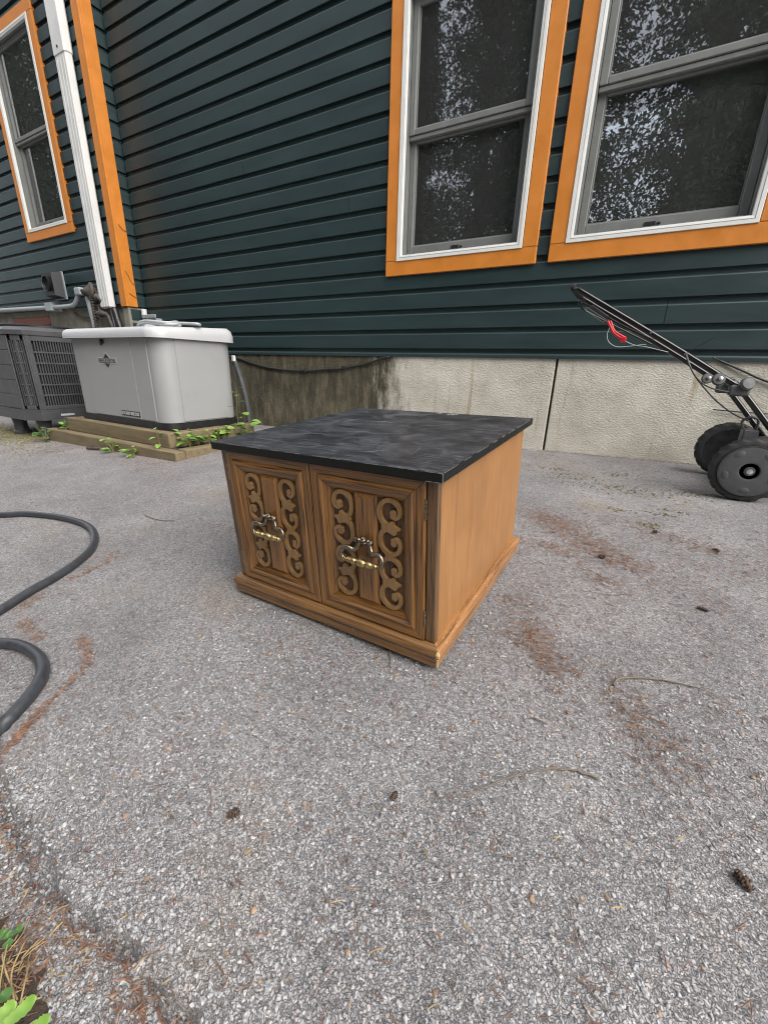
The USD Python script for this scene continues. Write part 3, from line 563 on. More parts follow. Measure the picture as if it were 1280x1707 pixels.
part(em, 'band', place(prism(rr(-0.126, 0.126, -0.0165, 0.0165, 0.009).difference(rr(-0.121, 0.121, -0.0115, 0.0115, 0.006)), 0, 0.001), (-3.745, GY0 - 0.0088, 0.722), (1, 0, 0), (0, 0, 1), (0, -1, 0)), 'dark_decal')
tm = meshkit.text_mesh('BRIGGS & STRATTON', 0.0155, 0.001, True); tm.apply_translation([-tm.bounds.mean(0)[0], -0.0078, 0]); tm.vertices[:, 0] *= 0.225 / (tm.bounds[1][0] - tm.bounds[0][0])
part(em, 'lettering', place(tm, (-3.745, GY0 - 0.009, 0.722), (1, 0, 0), (0, 0, 1), (0, -1, 0)), 'dark_decal')
bd = part(gen, 'badge', place(prism(rr(-0.128, 0.128, -0.02, 0.02, 0.004), 0, 0.003), (-3.53, GY0 - 0.0064, 0.316), (1, 0, 0), (0, 0, 1), (0, -1, 0)), 'dark_decal')
tm = meshkit.text_mesh('FORTRESS', 0.024, 0.002, True); tm.apply_translation([-tm.bounds.mean(0)[0], -0.012, 0]); tm.vertices[:, 0] *= 0.235 / (tm.bounds[1][0] - tm.bounds[0][0])
part(bd, 'lettering', place(tm, (-3.53, GY0 - 0.0094, 0.316), (1, 0, 0), (0, 0, 1), (0, -1, 0)), 'pale_decal')
# conduit hose behind
single('flexible_conduit', tube(catmull([(-3.19, 2.78, 0.745), (-3.18, 2.80, 0.66), (-3.155, 2.82, 0.52), (-3.14, 2.84, 0.35), (-3.14, 2.85, 0.10)]), 0.024, 12), 'conduit_grey', 'grey flexible conduit dropping behind the generator end', 'conduit', smooth=True)
single('cable_socket', cbox(-3.20, -3.17, 2.75, 2.78, 0.745, 0.795, 0.004), 'white_enamel', 'small white cable socket at the back of the generator', 'socket')
# folded grey cable lying on the lid
P = []
for k in range(60):
    a = k / 59 * 2.4 * 2 * PI
    P.append((-3.36 + 0.20 * math.cos(a) * (1 + 0.1 * math.sin(2.3 * a)), 2.20 + 0.11 * math.sin(a), 0.992 + 0.03 * k / 59 + 0.006 * math.sin(3 * a)))
P += [(-3.05 + 0.0, 2.28, 1.012), (-2.98 - 0.05, 2.33, 1.008)]
single('coiled_cable', tube(catmull(P, 3), 0.0115, 8), 'cable_grey', 'coil of pale grey cable lying on the generator lid', 'cable', smooth=True)

# timber plinth: two stepped frames, four beams each that the photograph shows
pl = thing('timber_plinth', 'two stepped frames of weathered timber under the generator', 'plinth', (-3.7, 2.2, 0.0))
def beam(x0, x1, y0, y1, z0, z1, jit=0.004):
    n = 10; along_x = (x1 - x0) > (y1 - y0); ms = cbox(x0, x1, y0, y1, z0, z1, 0.006)
    ms = ms.subdivide().subdivide() if True else ms
    v = np.array(ms.vertices); v += (meshkit.fbm(v * 9, 3, 5)[:, None] - 0.5) * jit * np.array([1, 1, 1]); ms.vertices = v; return ms
part(pl, 'timber', beam(-4.47, -2.955, 1.885, 1.972, 0.10, 0.216), 'timber', 40)
part(pl, 'timber', beam(-3.045, -2.957, 1.975, 2.42, 0.10, 0.214), 'timber', 40)
part(pl, 'timber', beam(-3.045, -2.957, 2.425, 2.74, 0.10, 0.211), 'timber', 40)
part(pl, 'timber', beam(-4.468, -4.38, 1.975, 2.74, 0.10, 0.215), 'timber', 40)
part(pl, 'timber', beam(-4.70, -2.77, 1.80, 1.882, -0.10, 0.104), 'timber', 40)
part(pl, 'timber', beam(-2.862, -2.772, 1.886, 2.78, -0.05, 0.112), 'timber', 40)
part(pl, 'timber', beam(-4.698, -4.61, 1.886, 2.78, -0.12, 0.10), 'timber', 40)
part(pl, 'infill', trimesh.creation.box(bounds=[[-4.377, 1.976, 0.05], [-3.048, 2.72, 0.205]]), 'weathered_concrete')
sg = np.meshgrid(np.linspace(-4.61, -2.862, 60), np.linspace(1.88, 2.78, 40)); sv = np.c_[sg[0].ravel(), sg[1].ravel(), np.zeros(2400)]
sv[:, 2] = 0.085 + 0.03 * meshkit.fbm(sv * 9, 4, 2); ii = np.arange(2400).reshape(40, 60)
single('plinth_soil', (sv, np.c_[ii[:-1, :-1].ravel(), ii[:-1, 1:].ravel(), ii[1:, 1:].ravel(), ii[1:, :-1].ravel()]), 'soil', 'dark soil with needles between the timber frames', 'soil', kind='stuff', smooth=True)

# ------------------------------------------------------------------ air conditioner
AX0, AX1, AY0, AY1, CH = -5.80, -4.90, 1.785, 2.62, 0.15
ac = thing('condenser_unit', 'dark grey air conditioner condenser with slatted sides at the left edge', 'air conditioner', (-5.35, 2.2, 0.14))
def chamfered(x0, x1, y0, y1, c): return Polygon([(x0 + c, y0), (x1 - c, y0), (x1, y0 + c * 0.6), (x1, y1 - c * 0.6), (x1 - c, y1), (x0 + c, y1), (x0, y1 - c * 0.6), (x0, y0 + c * 0.6)])
part(ac, 'core', prism(chamfered(AX0 + 0.03, AX1 - 0.03, AY0 + 0.03, AY1 - 0.03, CH), 0.24, 0.92), 'condenser_core')
part(ac, 'base_pan', prism(chamfered(AX0 - 0.012, AX1 + 0.012, AY0 - 0.012, AY1 + 0.012, CH), 0.150, 0.222), 'condenser_paint')
part(ac, 'base_skirt', prism(chamfered(AX0 - 0.004, AX1 + 0.004, AY0 - 0.004, AY1 + 0.004, CH), 0.222, 0.252), 'condenser_paint')
capm = []
for z, i in ((0.925, -0.012), (0.965, -0.014), (0.99, 0.01), (1.0, 0.06)):
    for x, y in chamfered(AX0 + i, AX1 - i, AY0 + i, AY1 - i, CH).exterior.coords[:-1]: capm.append((x, y, z))
part(ac, 'top_cover', hull(capm), 'condenser_paint', 30)
part(ac, 'fan_guard', lathe([(0.34, 0), (0.34, 0.02), (0.30, 0.03), (0.1, 0.035), (0.0, 0.035)], (-5.35, 2.2, 1.0), (0, 0, 1), 32), 'black_plastic', 40)
def grille(o, ex, w, cols, nslat, fr=0.045, sl=0.0045):
    """a louvred panel w wide between z .25 and .925: frame, six rows of upright bars in 'cols' columns."""
    ey = np.array([0, 0, 1.0]); ez = np.cross(ex, ey); ms = []
    z0, z1, rows_ = 0.252, 0.924, 6
    ms += [cbox(0, fr, z0, z1, -0.012, 0.006, 0.003), cbox(w - fr, w, z0, z1, -0.012, 0.006, 0.003), cbox(0.045, w - 0.045, z0, z0 + 0.035, -0.012, 0.005, 0.003), cbox(0.045, w - 0.045, z1 - 0.05, z1, -0.012, 0.005, 0.003)]
    H = (z1 - 0.05 - z0 - 0.035) / rows_
    for r in range(1, rows_): ms.append(cbox(0.045, w - 0.045, z0 + 0.035 + H * r - 0.007, z0 + 0.035 + H * r + 0.007, -0.010, 0.004, 0.002))
    cw = (w - 2 * fr) / cols
    for c in range(1, cols): ms.append(cbox(fr + cw * c - 0.01, fr + cw * c + 0.01, z0 + 0.035, z1 - 0.05, -0.010, 0.005, 0.002))
    for c in range(cols):
        for k in range(1, nslat):
            x = fr + cw * c + cw * k / nslat
            ms.append(trimesh.creation.box(bounds=[[x - sl, z0 + 0.035, -0.009], [x + sl, z1 - 0.05, 0.002]]))
    return place(cat(ms), o, ex, ey, ez)
xv, yv2 = np.array([1.0, 0, 0]), np.array([0, 1.0, 0])
part(ac, 'louvre_panel', grille((AX1, AY0 + 0.09, 0), yv2, AY1 - AY0 - 0.18, 1, 26), 'condenser_paint')
dch = np.array([CH, CH * 0.6, 0]); lch = np.linalg.norm(dch)
part(ac, 'louvre_panel', grille((AX1 - CH, AY0, 0), dch / lch, lch, 2, 4, 0.014, 0.0035), 'condenser_paint')
fp = []
for r in range(5): fp.append(cbox(AX0 + CH, AX1 - CH, AY0 - 0.004, AY0 + 0.01, 0.256 + r * 0.134, 0.256 + r * 0.134 + 0.1315, 0.003))
for f in fp: part(ac, 'front_panel', f, 'condenser_paint')
part(ac, 'label_plate', cbox(AX1 + 0.0125, AX1 + 0.014, 2.02, 2.14, 0.185, 0.205, 0.0005), 'pale_decal')
for x, y in ((-5.06, 1.93), (-5.47, 1.88), (-5.02, 2.5), (-5.6, 2.5)):
    g = gz(x, y) - 0.01; h = 0.152 - g
    part(ac, 'riser_foot', lathe([(0.075, 0), (0.078, 0.035), (0.06, 0.05), (0.056, h * 0.6), (0.066, h * 0.9), (0.066, h), (0.0, h)], (x, y, g), (0, 0, 1), 16), 'hub_plastic', 35)

# ------------------------------------------------------------------ the cabinet
W, D, H = 0.6785, 0.682, 0.50
e1 = np.array([0.99931946, -0.0281116, 0.02388192]); e2 = np.array([0.02660864, 0.99777837, 0.06107616]); e3 = np.array([-0.02554581, -0.06039913, 0.99784736])
MC = np.eye(4); MC[0, :3], MC[1, :3], MC[2, :3] = e1, e2, e3; MC[3, :3] = (-0.9704318, 0.80673682, 0.02398737 + 0.002)
cab = thing('cabinet', 'square oak side cabinet with carved doors and scratched black top', 'cabinet', M=MC)
def cp(name, m, mt, smooth=False, parent=None, label=None): return part(parent or cab, name, m, mt, smooth, world=False, label=label)
ST = 0.478                                                       # underside of the slab
top = cp('top_slab', cbox(-0.0173, W + 0.0173, -0.0173, D + 0.0384, ST, H - 0.0003, 0.0022), 'slab_edge')
cp('top_sheet', cbox(-0.0152, W + 0.0152, -0.0152, D + 0.0362, H - 0.001, H, 0.0003), 'black_top', False, top)
# worn paint along the front and right arrises of the slab, broken into short runs
rs = np.random.default_rng(3); ms = []
for a, b, fx in ((np.array([-0.012, -0.0168]), np.array([W + 0.0165, -0.0168]), 0), (np.array([W + 0.0168, -0.012]), np.array([W + 0.0168, D + 0.03]), 1)):
    L = np.linalg.norm(b - a); s = 0
    while s < L - 0.02:
        l = rs.uniform(0.015, 0.09); p, q = a + (b - a) * s / L, a + (b - a) * min(s + l, L) / L
        ms.append(tube([(p[0], p[1], H - 0.0009), (q[0], q[1], H - 0.0009)], rs.uniform(0.0007, 0.0012), 5)); s += l + rs.uniform(0.004, 0.05)
ms.append(tube(catmull([(W + 0.0165, -0.0165, H - 0.002), (W + 0.0168, -0.0168, H - 0.008), (W + 0.0166, -0.0169, H - 0.014), (W + 0.0167, -0.0166, ST + 0.002)]), 0.0016, 6))
ms.append(tube([(W - 0.02, -0.0168, ST + 0.001), (W + 0.015, -0.0168, ST + 0.001)], 0.0011, 5))
cp('worn_edge', cat(ms), 'worn_edge', True, top)
# scratches that stand out singly on the slab: shallow ridges of scraped paint
scr = [catmull([(0.10, 0.16, H), (0.15, 0.19, H), (0.19, 0.20, H), (0.27, 0.20, H)]), catmull([(0.07, 0.22, H), (0.13, 0.22, H), (0.18, 0.19, H)]), catmull([(0.52, 0.22, H), (0.555, 0.16, H), (0.565, 0.08, H)]),
       catmull([(0.30, 0.62, H), (0.33, 0.66, H), (0.36, 0.665, H)])]
for k in range(12):
    x, y, l, a = rs.uniform(0.03, 0.6), rs.uniform(0.03, 0.64), rs.uniform(0.02, 0.1), rs.normal(0.15, 0.35)
    scr.append(catmull([(x, y, H), (x + l * 0.5 * math.cos(a), y + l * 0.5 * math.sin(a) + rs.normal(0, 0.003), H), (x + l * math.cos(a), y + l * math.sin(a), H)], 4))
cp('scratch', cat([tube(p, [0.0001 + 0.00042 * math.sin(PI * i / (len(p) - 1)) for i in range(len(p))], 4) for p in scr]), 'worn_edge', True, top)
cp('chipped_patch', cat([prism(Point(x, y).buffer(r, 5), H - 0.0004, H + 0.0003) for x, y, r in ((0.40, 0.695, 0.006), (0.415, 0.697, 0.007), (0.43, 0.696, 0.005), (0.36, 0.705, 0.006))]), 'pale_decal', False, top)
# carcass
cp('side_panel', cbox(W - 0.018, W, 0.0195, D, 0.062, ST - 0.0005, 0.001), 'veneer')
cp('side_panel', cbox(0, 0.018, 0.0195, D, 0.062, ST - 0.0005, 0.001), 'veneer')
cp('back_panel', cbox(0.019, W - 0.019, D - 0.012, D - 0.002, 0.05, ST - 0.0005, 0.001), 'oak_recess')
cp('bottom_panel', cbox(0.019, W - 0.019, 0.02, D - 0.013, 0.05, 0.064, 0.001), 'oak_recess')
cp('stile', cbox(W - 0.0245, W - 0.0003, 0.0, 0.019, 0.0675, ST - 0.0005, 0.0015), 'oak_stile')
cp('stile', cbox(0.0003, 0.0225, 0.0, 0.019, 0.0675, ST - 0.0005, 0.0015), 'oak_stile')
cp('top_rail', cbox(0.0228, W - 0.0248, 0.012, 0.03, ST - 0.02, ST - 0.0006, 0.001), 'oak_recess')
# base: bullnose over a flat plinth, mitred at the corners
bp = [(0.0, 0.013), (-0.0165, 0.013), (-0.0165, 0.037), (-0.0155, 0.0385), (-0.0185, 0.040), (-0.0215, 0.0455), (-0.0215, 0.054), (-0.018, 0.061), (-0.0115, 0.066), (0.0, 0.067)]
dn = (0, 0, 1)
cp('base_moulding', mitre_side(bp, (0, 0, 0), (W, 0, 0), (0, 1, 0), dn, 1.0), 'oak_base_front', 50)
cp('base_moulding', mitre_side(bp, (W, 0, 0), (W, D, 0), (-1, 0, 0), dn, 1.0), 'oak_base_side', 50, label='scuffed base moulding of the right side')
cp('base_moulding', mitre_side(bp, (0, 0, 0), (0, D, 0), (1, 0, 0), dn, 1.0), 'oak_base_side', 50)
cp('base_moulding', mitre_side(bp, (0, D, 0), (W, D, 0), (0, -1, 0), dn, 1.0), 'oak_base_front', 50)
# chipped corner: raw pale wood
ch = []
for z in np.linspace(0.014, 0.0655, 22):
    w_ = 0.0022 + 0.0022 * math.sin(z * 190) ** 2 + (0.0032 if 0.036 < z < 0.058 else 0)
    o = np.interp(z, [0.013, 0.037, 0.0385, 0.0455, 0.054, 0.061, 0.0665], [0.0165, 0.0165, 0.0155, 0.0215, 0.0215, 0.018, 0.008])
    ch.append([(W + o - w_, -o - 0.0006, z), (W + o + 0.0004, -o - 0.0004, z), (W + o + 0.0006, -o + w_ * 0.8, z)])
cv = np.array(ch).reshape(-1, 3); cf = []
for k in range(21):
    for j in range(2):
        a = k * 3 + j; cf += [(a, a + 1, a + 4), (a, a + 4, a + 3)]
cp('chipped_corner', trimesh.Trimesh(np.vstack([cv, cv - [0.003, -0.003, 0]]), cf + [tuple(np.array(f)[::-1] + len(cv)) for f in cf], process=False), 'raw_wood', False)
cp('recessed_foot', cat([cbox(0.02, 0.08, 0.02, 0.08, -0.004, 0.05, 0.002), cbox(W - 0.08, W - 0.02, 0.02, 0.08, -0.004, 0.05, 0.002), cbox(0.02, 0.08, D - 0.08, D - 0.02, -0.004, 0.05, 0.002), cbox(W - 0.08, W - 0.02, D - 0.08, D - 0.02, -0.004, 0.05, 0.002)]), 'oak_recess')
# scrollwork, in a unit 65 mm wide and 150 mm tall (u to the outer side, v down)
def band(P, w0, w1):
    P = catmull(P, 8); n = len(P)
    return unary_union([LineString(P[i:i + 2]).buffer((w0 + (w1 - w0) * i / n) / 2, 6) for i in range(n - 1)])
UPC = [(0.026, 0.071), (0.013, 0.061), (0.0065, 0.044), (0.009, 0.024), (0.021, 0.010), (0.037, 0.006), (0.052, 0.013), (0.0595, 0.027), (0.058, 0.041), (0.049, 0.0485), (0.040, 0.045)]
def scroll_poly():
    def half(flip):
        f = (lambda p: (p[0], 0.150 - p[1])) if flip else (lambda p: p)
        a = band([f(p) for p in UPC], 0.0125, 0.0095)
        c = Point(f((0.0435, 0.0365))).buffer(0.0085)
        return unary_union([a, c])
    star = Polygon([(0.014, 0.066), (0.026, 0.064), (0.032, 0.061), (0.040, 0.056), (0.044, 0.058), (0.045, 0.066), (0.052, 0.070), (0.061, 0.073), (0.061, 0.076), (0.053, 0.080), (0.049, 0.090), (0.045, 0.093), (0.038, 0.090), (0.028, 0.086), (0.014, 0.084), (0.010, 0.075)])
    return unary_union([half(False), half(True), star])
SP = scroll_poly()
slot = None
import shapely.affinity as saf
DOORF = -0.006                                                   # y of the door faces at the highest bead is about -0.010
def door(x0, x1, hinge_right):
    z0, z1 = 0.0695, ST - 0.002
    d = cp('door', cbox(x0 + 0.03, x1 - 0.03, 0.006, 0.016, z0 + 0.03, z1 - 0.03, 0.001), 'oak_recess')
    prof = [(0.0, 0.012), (0.0, -0.003), (0.002, -0.0055), (0.014, -0.0065), (0.021, -0.0045), (0.0235, -0.0035), (0.026, -0.0075), (0.0305, -0.0098), (0.036, -0.0088), (0.0385, -0.0055), (0.041, -0.005), (0.0475, -0.0028), (0.055, 0.0015), (0.060, 0.0055), (0.060, 0.012)]
    fw = (0, 1, 0); E = 0.0004
    top_l, top_r, bot_l, bot_r = (x0, 0, z1), (x1, 0, z1), (x0, 0, z0), (x1, 0, z0)
    sc = 0.053 / 0.06 if False else 1.0
    cp('frame_rail', mitre_side(prof, (x0 + E, 0, z1), (x1 - E, 0, z1), (0, 0, -1), fw, 1.0), 'oak_across', 35, d)
    cp('frame_rail', mitre_side(prof, (x0 + E, 0, z0), (x1 - E, 0, z0), (0, 0, 1), fw, 1.0), 'oak_across', 35, d)
    cp('frame_stile', mitre_side(prof, (x0, 0, z0 + E), (x0, 0, z1 - E), (1, 0, 0), fw, 1.0), 'oak_upright', 35, d)
    cp('frame_stile', mitre_side(prof, (x1, 0, z0 + E), (x1, 0, z1 - E), (-1, 0, 0), fw, 1.0), 'oak_upright', 35, d)
    ox0, ox1, oz0, oz1 = x0 + 0.06, x1 - 0.06, z0 + 0.056, z1 - 0.055
    xm = (ox0 + ox1) / 2
    # centre bar, bevelled all round
    b0, b1 = xm - 0.0325, xm + 0.0325
    cp('centre_panel', hull([(x, 0.006, z) for x in (b0, b1) for z in (oz0, oz1)] + [(x, 0.002, z) for x in (b0, b1) for z in (oz0, oz1)] + [(x, -0.0055, z) for x in (b0 + 0.0095, b1 - 0.0095) for z in (oz0 + 0.010, oz1 - 0.010)]), 'oak_upright', False, d)
    hh = (oz1 - oz0) / 2; sw = (ox1 - b1) / 0.065
    for side, xo in ((1, b1), (-1, b0)):
        g = unary_union([saf.scale(SP, sw * side, -hh / 0.150, origin=(0, 0)), saf.translate(saf.scale(SP, sw * side, -hh / 0.150, origin=(0, 0)), 0, -hh)])
        g = unary_union([g, sbox(*( (0.020 * sw, -hh - 0.006, 0.044 * sw, -hh + 0.006) if side > 0 else (-0.044 * sw, -hh - 0.006, -0.020 * sw, -hh + 0.006)))])
        core = g.buffer(-0.0008)
        ms = []
        for pg in getattr(g, 'geoms', [g]):
            ms.append(place(trimesh.creation.extrude_polygon(pg.simplify(0.0002), 0.0075, engine='earcut'), (xo, 0.006, oz1), (1, 0, 0), (0, 0, 1), (0, -1, 0)))
        for pg in getattr(core, 'geoms', [core]):
            ms.append(place(trimesh.creation.extrude_polygon(pg.simplify(0.0002), 0.0084, engine='earcut'), (xo, 0.006, oz1), (1, 0, 0), (0, 0, 1), (0, -1, 0)))
        cp('scrollwork', cat(ms), 'oak_carved', False, d)
        # shallow shaped ground inside the scrolls
    # bail pull
    hz, hx = 0.254, xm + 0.003
    yh = -0.030
    beads = [(0.0, -0.0575), (0.003, -0.0565), (0.0034, -0.053), (0.0018, -0.051), (0.0042, -0.0495), (0.0042, -0.047), (0.0022, -0.0455), (0.0046, -0.043), (0.0052, -0.039), (0.0032, -0.037), (0.0056, -0.035), (0.0056, -0.0325), (0.0036, -0.031), (0.0062, -0.027), (0.0068, -0.0215), (0.0058, -0.017), (0.0038, -0.015), (0.0060, -0.0135), (0.0040, -0.012), (0.0070, -0.008), (0.0082, 0.0)]
    beads = [(r * 1.4, h) for r, h in beads]
    beads = beads + [(r, -h) for r, h in beads[::-1][1:]]
    pull = cp('handle', lathe(beads, (hx, yh, hz), (1, 0, 0), 14), 'antique_brass', 50, d)
    for s in (-1, 1):
        arm = catmull([(hx + s * 0.0535, yh, hz + 0.0000), (hx + s * 0.0590, yh + 0.001, hz + 0.0087), (hx + s * 0.0580, yh + 0.002, hz + 0.0200), (hx + s * 0.0510, yh + 0.004, hz + 0.0283), (hx + s * 0.0410, yh + 0.007, hz + 0.0291), (hx + s * 0.0315, yh + 0.010, hz + 0.0248), (hx + s * 0.0235, yh + 0.013, hz + 0.0261), (hx + s * 0.0180, yh + 0.015, hz + 0.0339), (hx + s * 0.0150, yh + 0.017, hz + 0.0435), (hx + s * 0.0135, yh + 0.019, hz + 0.0513)], 5)
        cp('bail_arm', tube(arm, np.interp(np.linspace(0, 1, len(arm)), [0, 0.25, 0.6, 1], [0.0042, 0.0060, 0.0066, 0.0048]), 10), 'dark_iron', True, pull)
        cp('scroll_knob', lathe([(0.0, -0.010), (0.0055, -0.0095), (0.0068, -0.005), (0.0045, -0.003), (0.0078, 0.0), (0.0068, 0.005), (0.0, 0.007)], (hx + s * 0.0195, yh + 0.013, hz + 0.0522), (s, -0.3, 0.1), 12), 'dark_iron', 50, pull)
    cp('crown_knob', lathe([(0.0, -0.011), (0.005, -0.0105), (0.0075, -0.007), (0.0045, -0.005), (0.0078, -0.002), (0.0078, 0.002), (0.004, 0.0045), (0.0055, 0.007), (0.0, 0.010)], (hx, yh + 0.013, hz + 0.0557), (0, -0.25, 1), 14), 'dark_iron', 50, pull)
    cp('pivot_post', tube([(hx, yh + 0.013, hz + 0.0487), (hx, 0.0, hz + 0.0470)], 0.005, 10), 'dark_iron', True, pull)
    xh = x1 + 0.0012 if hinge_right else x0 - 0.0012
    for hz0, hz1 in ((0.110, 0.156), (0.388, 0.436)):
        pr_ = []
        for k in range(4):
            a = hz0 + (hz1 - hz0) * k / 4; b = hz0 + (hz1 - hz0) * (k + 1) / 4
            pr_ += [(0.0016, a), (0.0028, a + 0.0008), (0.0028, b - 0.0008), (0.0016, b)]
        cp('hinge', lathe(pr_, (xh, -0.0035, 0), (0, 0, 1), 10), 'dark_iron', 40, d)
door(0.0245, 0.3315, False)
door(0.3345, W - 0.0265, True)

# ------------------------------------------------------------------ garden hose
HP = [(-4.2, 0.3), (-3.4, 0.36), (-2.95, 0.50), (-2.592, 0.713), (-2.499, 0.777), (-2.347, 0.822), (-2.167, 0.846), (-2.021, 0.842), (-1.883, 0.80), (-1.761, 0.726), (-1.685, 0.642), (-1.632, 0.548), (-1.597, 0.456), (-1.555, 0.36), (-1.53, 0.26), (-1.57, 0.14), (-1.70, 0.05), (-1.95, 0.02), (-2.3, 0.08), (-2.55, 0.2), (-2.5, 0.36), (-2.25, 0.40), (-1.95, 0.30), (-1.68, 0.19), (-1.53, 0.21), (-1.43, 0.262), (-1.353, 0.297), (-1.312, 0.314), (-1.252, 0.323), (-1.178, 0.318), (-1.112, 0.294), (-1.067, 0.255), (-1.037, 0.213), (-1.025, 0.178), (-1.03, 0.12), (-1.09, 0.04), (-1.3, -0.1), (-1.8, -0.25), (-2.6, -0.3)]
hp = catmull(np.c_[np.array(HP), np.zeros(len(HP))], 7); hp[:, 2] = gh(hp[:, 0], hp[:, 1]) + 0.0135
for i, p in enumerate(hp):
    if 155 < i < 178: hp[i, 2] += 0.03 * math.exp(-((p[0] + 1.56) / 0.12) ** 2)
single('garden_hose', tube(hp, 0.0142, 14), 'hose_rubber', 'thick black rubber hose in two loops at the left edge', 'hose', smooth=True)
hs = catmull([(-3.93, 1.80, 0), (-3.80, 1.845, 0), (-3.70, 1.84, 0), (-3.68, 1.81, 0), (-3.75, 1.775, 0), (-3.87, 1.735, 0)]); hs[:, 2] = gz(hs[:, 0], hs[:, 1]) + 0.016
single('metal_loop', tube(hs, 0.014, 8), 'rusty_iron', 'dark bent iron loop lying on the asphalt before the timber plinth', 'scrap iron', smooth=True)

# ------------------------------------------------------------------ lawn mower (its body lies beyond the right edge)
mow = thing('lawn_mower', 'black push mower with folded back handle at the right edge', 'lawn mower', (0.9, 2.73, 0.19))
def wheel(x, y, z, r, w, out, spokes):
    """a ribbed tyre about a dished hub; out = -1 if the outer face looks to -y."""
    n = 72; P = []
    prof = [(-w / 2, r * 0.80), (-w / 2, r * 0.93), (-w * 0.34, r * 0.985), (-w * 0.12, r * 0.995), (w * 0.12, r * 0.995), (w * 0.34, r * 0.985), (w / 2, r * 0.93), (w / 2, r * 0.80)]
    V = []; F = []
    for k in range(n):
        a = 2 * PI * k / n
        for j, (yy, rad) in enumerate(prof):
            lug = 1.0 if 2 <= j <= 5 else 0.3
            rr_ = rad + lug * (0.0055 if (k // 2 + (j > 3)) % 2 else -0.002) if 1 <= j <= 6 else rad
            V.append((x + rr_ * math.cos(a), y + yy, z + rr_ * math.sin(a)))
    m = len(prof)
    for k in range(n):
        for j in range(m - 1):
            a, b = k * m + j, ((k + 1) % n) * m + j; F += [(a, b, b + 1), (a, b + 1, a + 1)]
    wh = part(mow, 'wheel', trimesh.Trimesh(V, F, process=False), 'rubber', 35)
    yo = y + out * w / 2
    if not spokes:
        part(wh, 'hub_cap', lathe([(0.80 * r, 0.001), (0.79 * r, 0.006), (0.76 * r, 0.008), (0.6 * r, 0.011), (0.34 * r, 0.013), (0.27 * r, 0.011), (0.25 * r, 0.004), (0.15 * r, 0.003), (0.14 * r, 0.010), (0.0, 0.011)], (x, yo, z), (0, out, 0), 40), 'hub_plastic', 25)
        for k in range(5):
            a = PI * 0.30 + k * 2 * PI / 5; cx_, cz_ = x + 0.60 * r * math.cos(a), z + 0.60 * r * math.sin(a)
            s = trimesh.creation.icosphere(2, 1.0); s.apply_scale([0.17 * r, 0.006, 0.11 * r]); s.apply_transform(trimesh.transformations.rotation_matrix(-(a + PI / 2), [0, 1, 0])); s.apply_translation([cx_, yo + out * 0.0075, cz_])
            part(wh, 'hub_lobe', s, 'hub_plastic', True)
        part(wh, 'rim', lathe([(0.785 * r, 0.004), (0.80 * r, 0.010), (0.815 * r, 0.004)], (x, yo, z), (0, out, 0), 48), 'grey_plastic', True)
    else:
        ms = [lathe([(0.80 * r, 0.0), (0.76 * r, -0.004), (0.74 * r, -0.02), (0.0, -0.024)], (x, yo, z), (0, out, 0), 40)]
        for k in range(10):
            a = 2 * PI * k / 10 + 0.15; ms.append(tube([(x + 0.16 * r * math.cos(a), yo - out * 0.014, z + 0.16 * r * math.sin(a)), (x + 0.76 * r * math.cos(a), yo - out * 0.01, z + 0.76 * r * math.sin(a))], 0.004, 5))
        ms.append(lathe([(0.17 * r, -0.03), (0.17 * r, 0.0), (0.0, 0.002)], (x, yo, z), (0, out, 0), 16))
        part(wh, 'spoked_hub', cat(ms), 'black_plastic', 30)
    part(wh, 'axle_bolt', lathe([(0.062 * r, 0.004), (0.062 * r, 0.012), (0.085 * r, 0.0121), (0.085 * r, 0.014), (0.0, 0.015)] if not spokes else [(0.05 * r, 0), (0.05 * r, 0.006), (0, 0.007)], (x, yo, z), (0, out, 0), 6 if False else 14), 'steel', 40)
RW = 0.148
WX, WYN, WYF = 0.552, 2.525, 2.985
zN, zF = gz(WX, WYN) + RW + 0.002, gz(0.535, WYF) + RW + 0.002
wheel(WX, WYN, zN, RW, 0.052, -1, False)
wheel(0.535, WYF, zF, RW, 0.052, -1, True)
wheel(1.32, 2.53, gz(1.32, 2.53) + 0.102, 0.10, 0.045, -1, False)
wheel(1.32, 2.98, gz(1.32, 2.98) + 0.102, 0.10, 0.045, -1, True)
# deck and engine
dk = [(x, y, z) for x, y, z in [(0.66, 2.60, 0.30), (0.66, 2.91, 0.33), (0.60, 2.62, 0.42), (0.62, 2.90, 0.44), (0.95, 2.54, 0.29), (1.30, 2.56, 0.30), (1.42, 2.74, 0.30), (1.30, 2.97, 0.33), (0.95, 2.98, 0.32), (0.9, 2.60, 0.44), (1.25, 2.62, 0.43), (1.25, 2.92, 0.45), (0.9, 2.92, 0.46)]]
part(mow, 'deck', hull(dk), 'black_plastic')
part(mow, 'engine', rbox(0.86, 1.22, 2.58, 2.92, 0.455, 0.66, 0.05), 'black_plastic', 30)
part(mow, 'axle', tube([(WX, WYN + 0.03, zN), (0.535, WYF - 0.03, zF)], 0.012, 8), 'black_steel', True)
yn, yf = 2.565, 2.93
dY = np.array([0, yf - yn, 0])
up_line = lambda y: [(0.445, y, 0.69), (0.41, y, 0.703), (0.2, y, 0.828), (-0.1, y, 1.003), (-0.30, y, 1.118)]
Un = up_line(yn) + [(-0.345, yn + 0.012, 1.146), (-0.365, yn + 0.06, 1.158)]; Uf = [(x, y, z) for x, y, z in up_line(yf)] + [(-0.345, yf - 0.012, 1.146), (-0.365, yf - 0.06, 1.158)]
ht = part(mow, 'handle', tube(catmull(Un + Uf[::-1], 6), 0.0135, 12), 'black_steel', True)
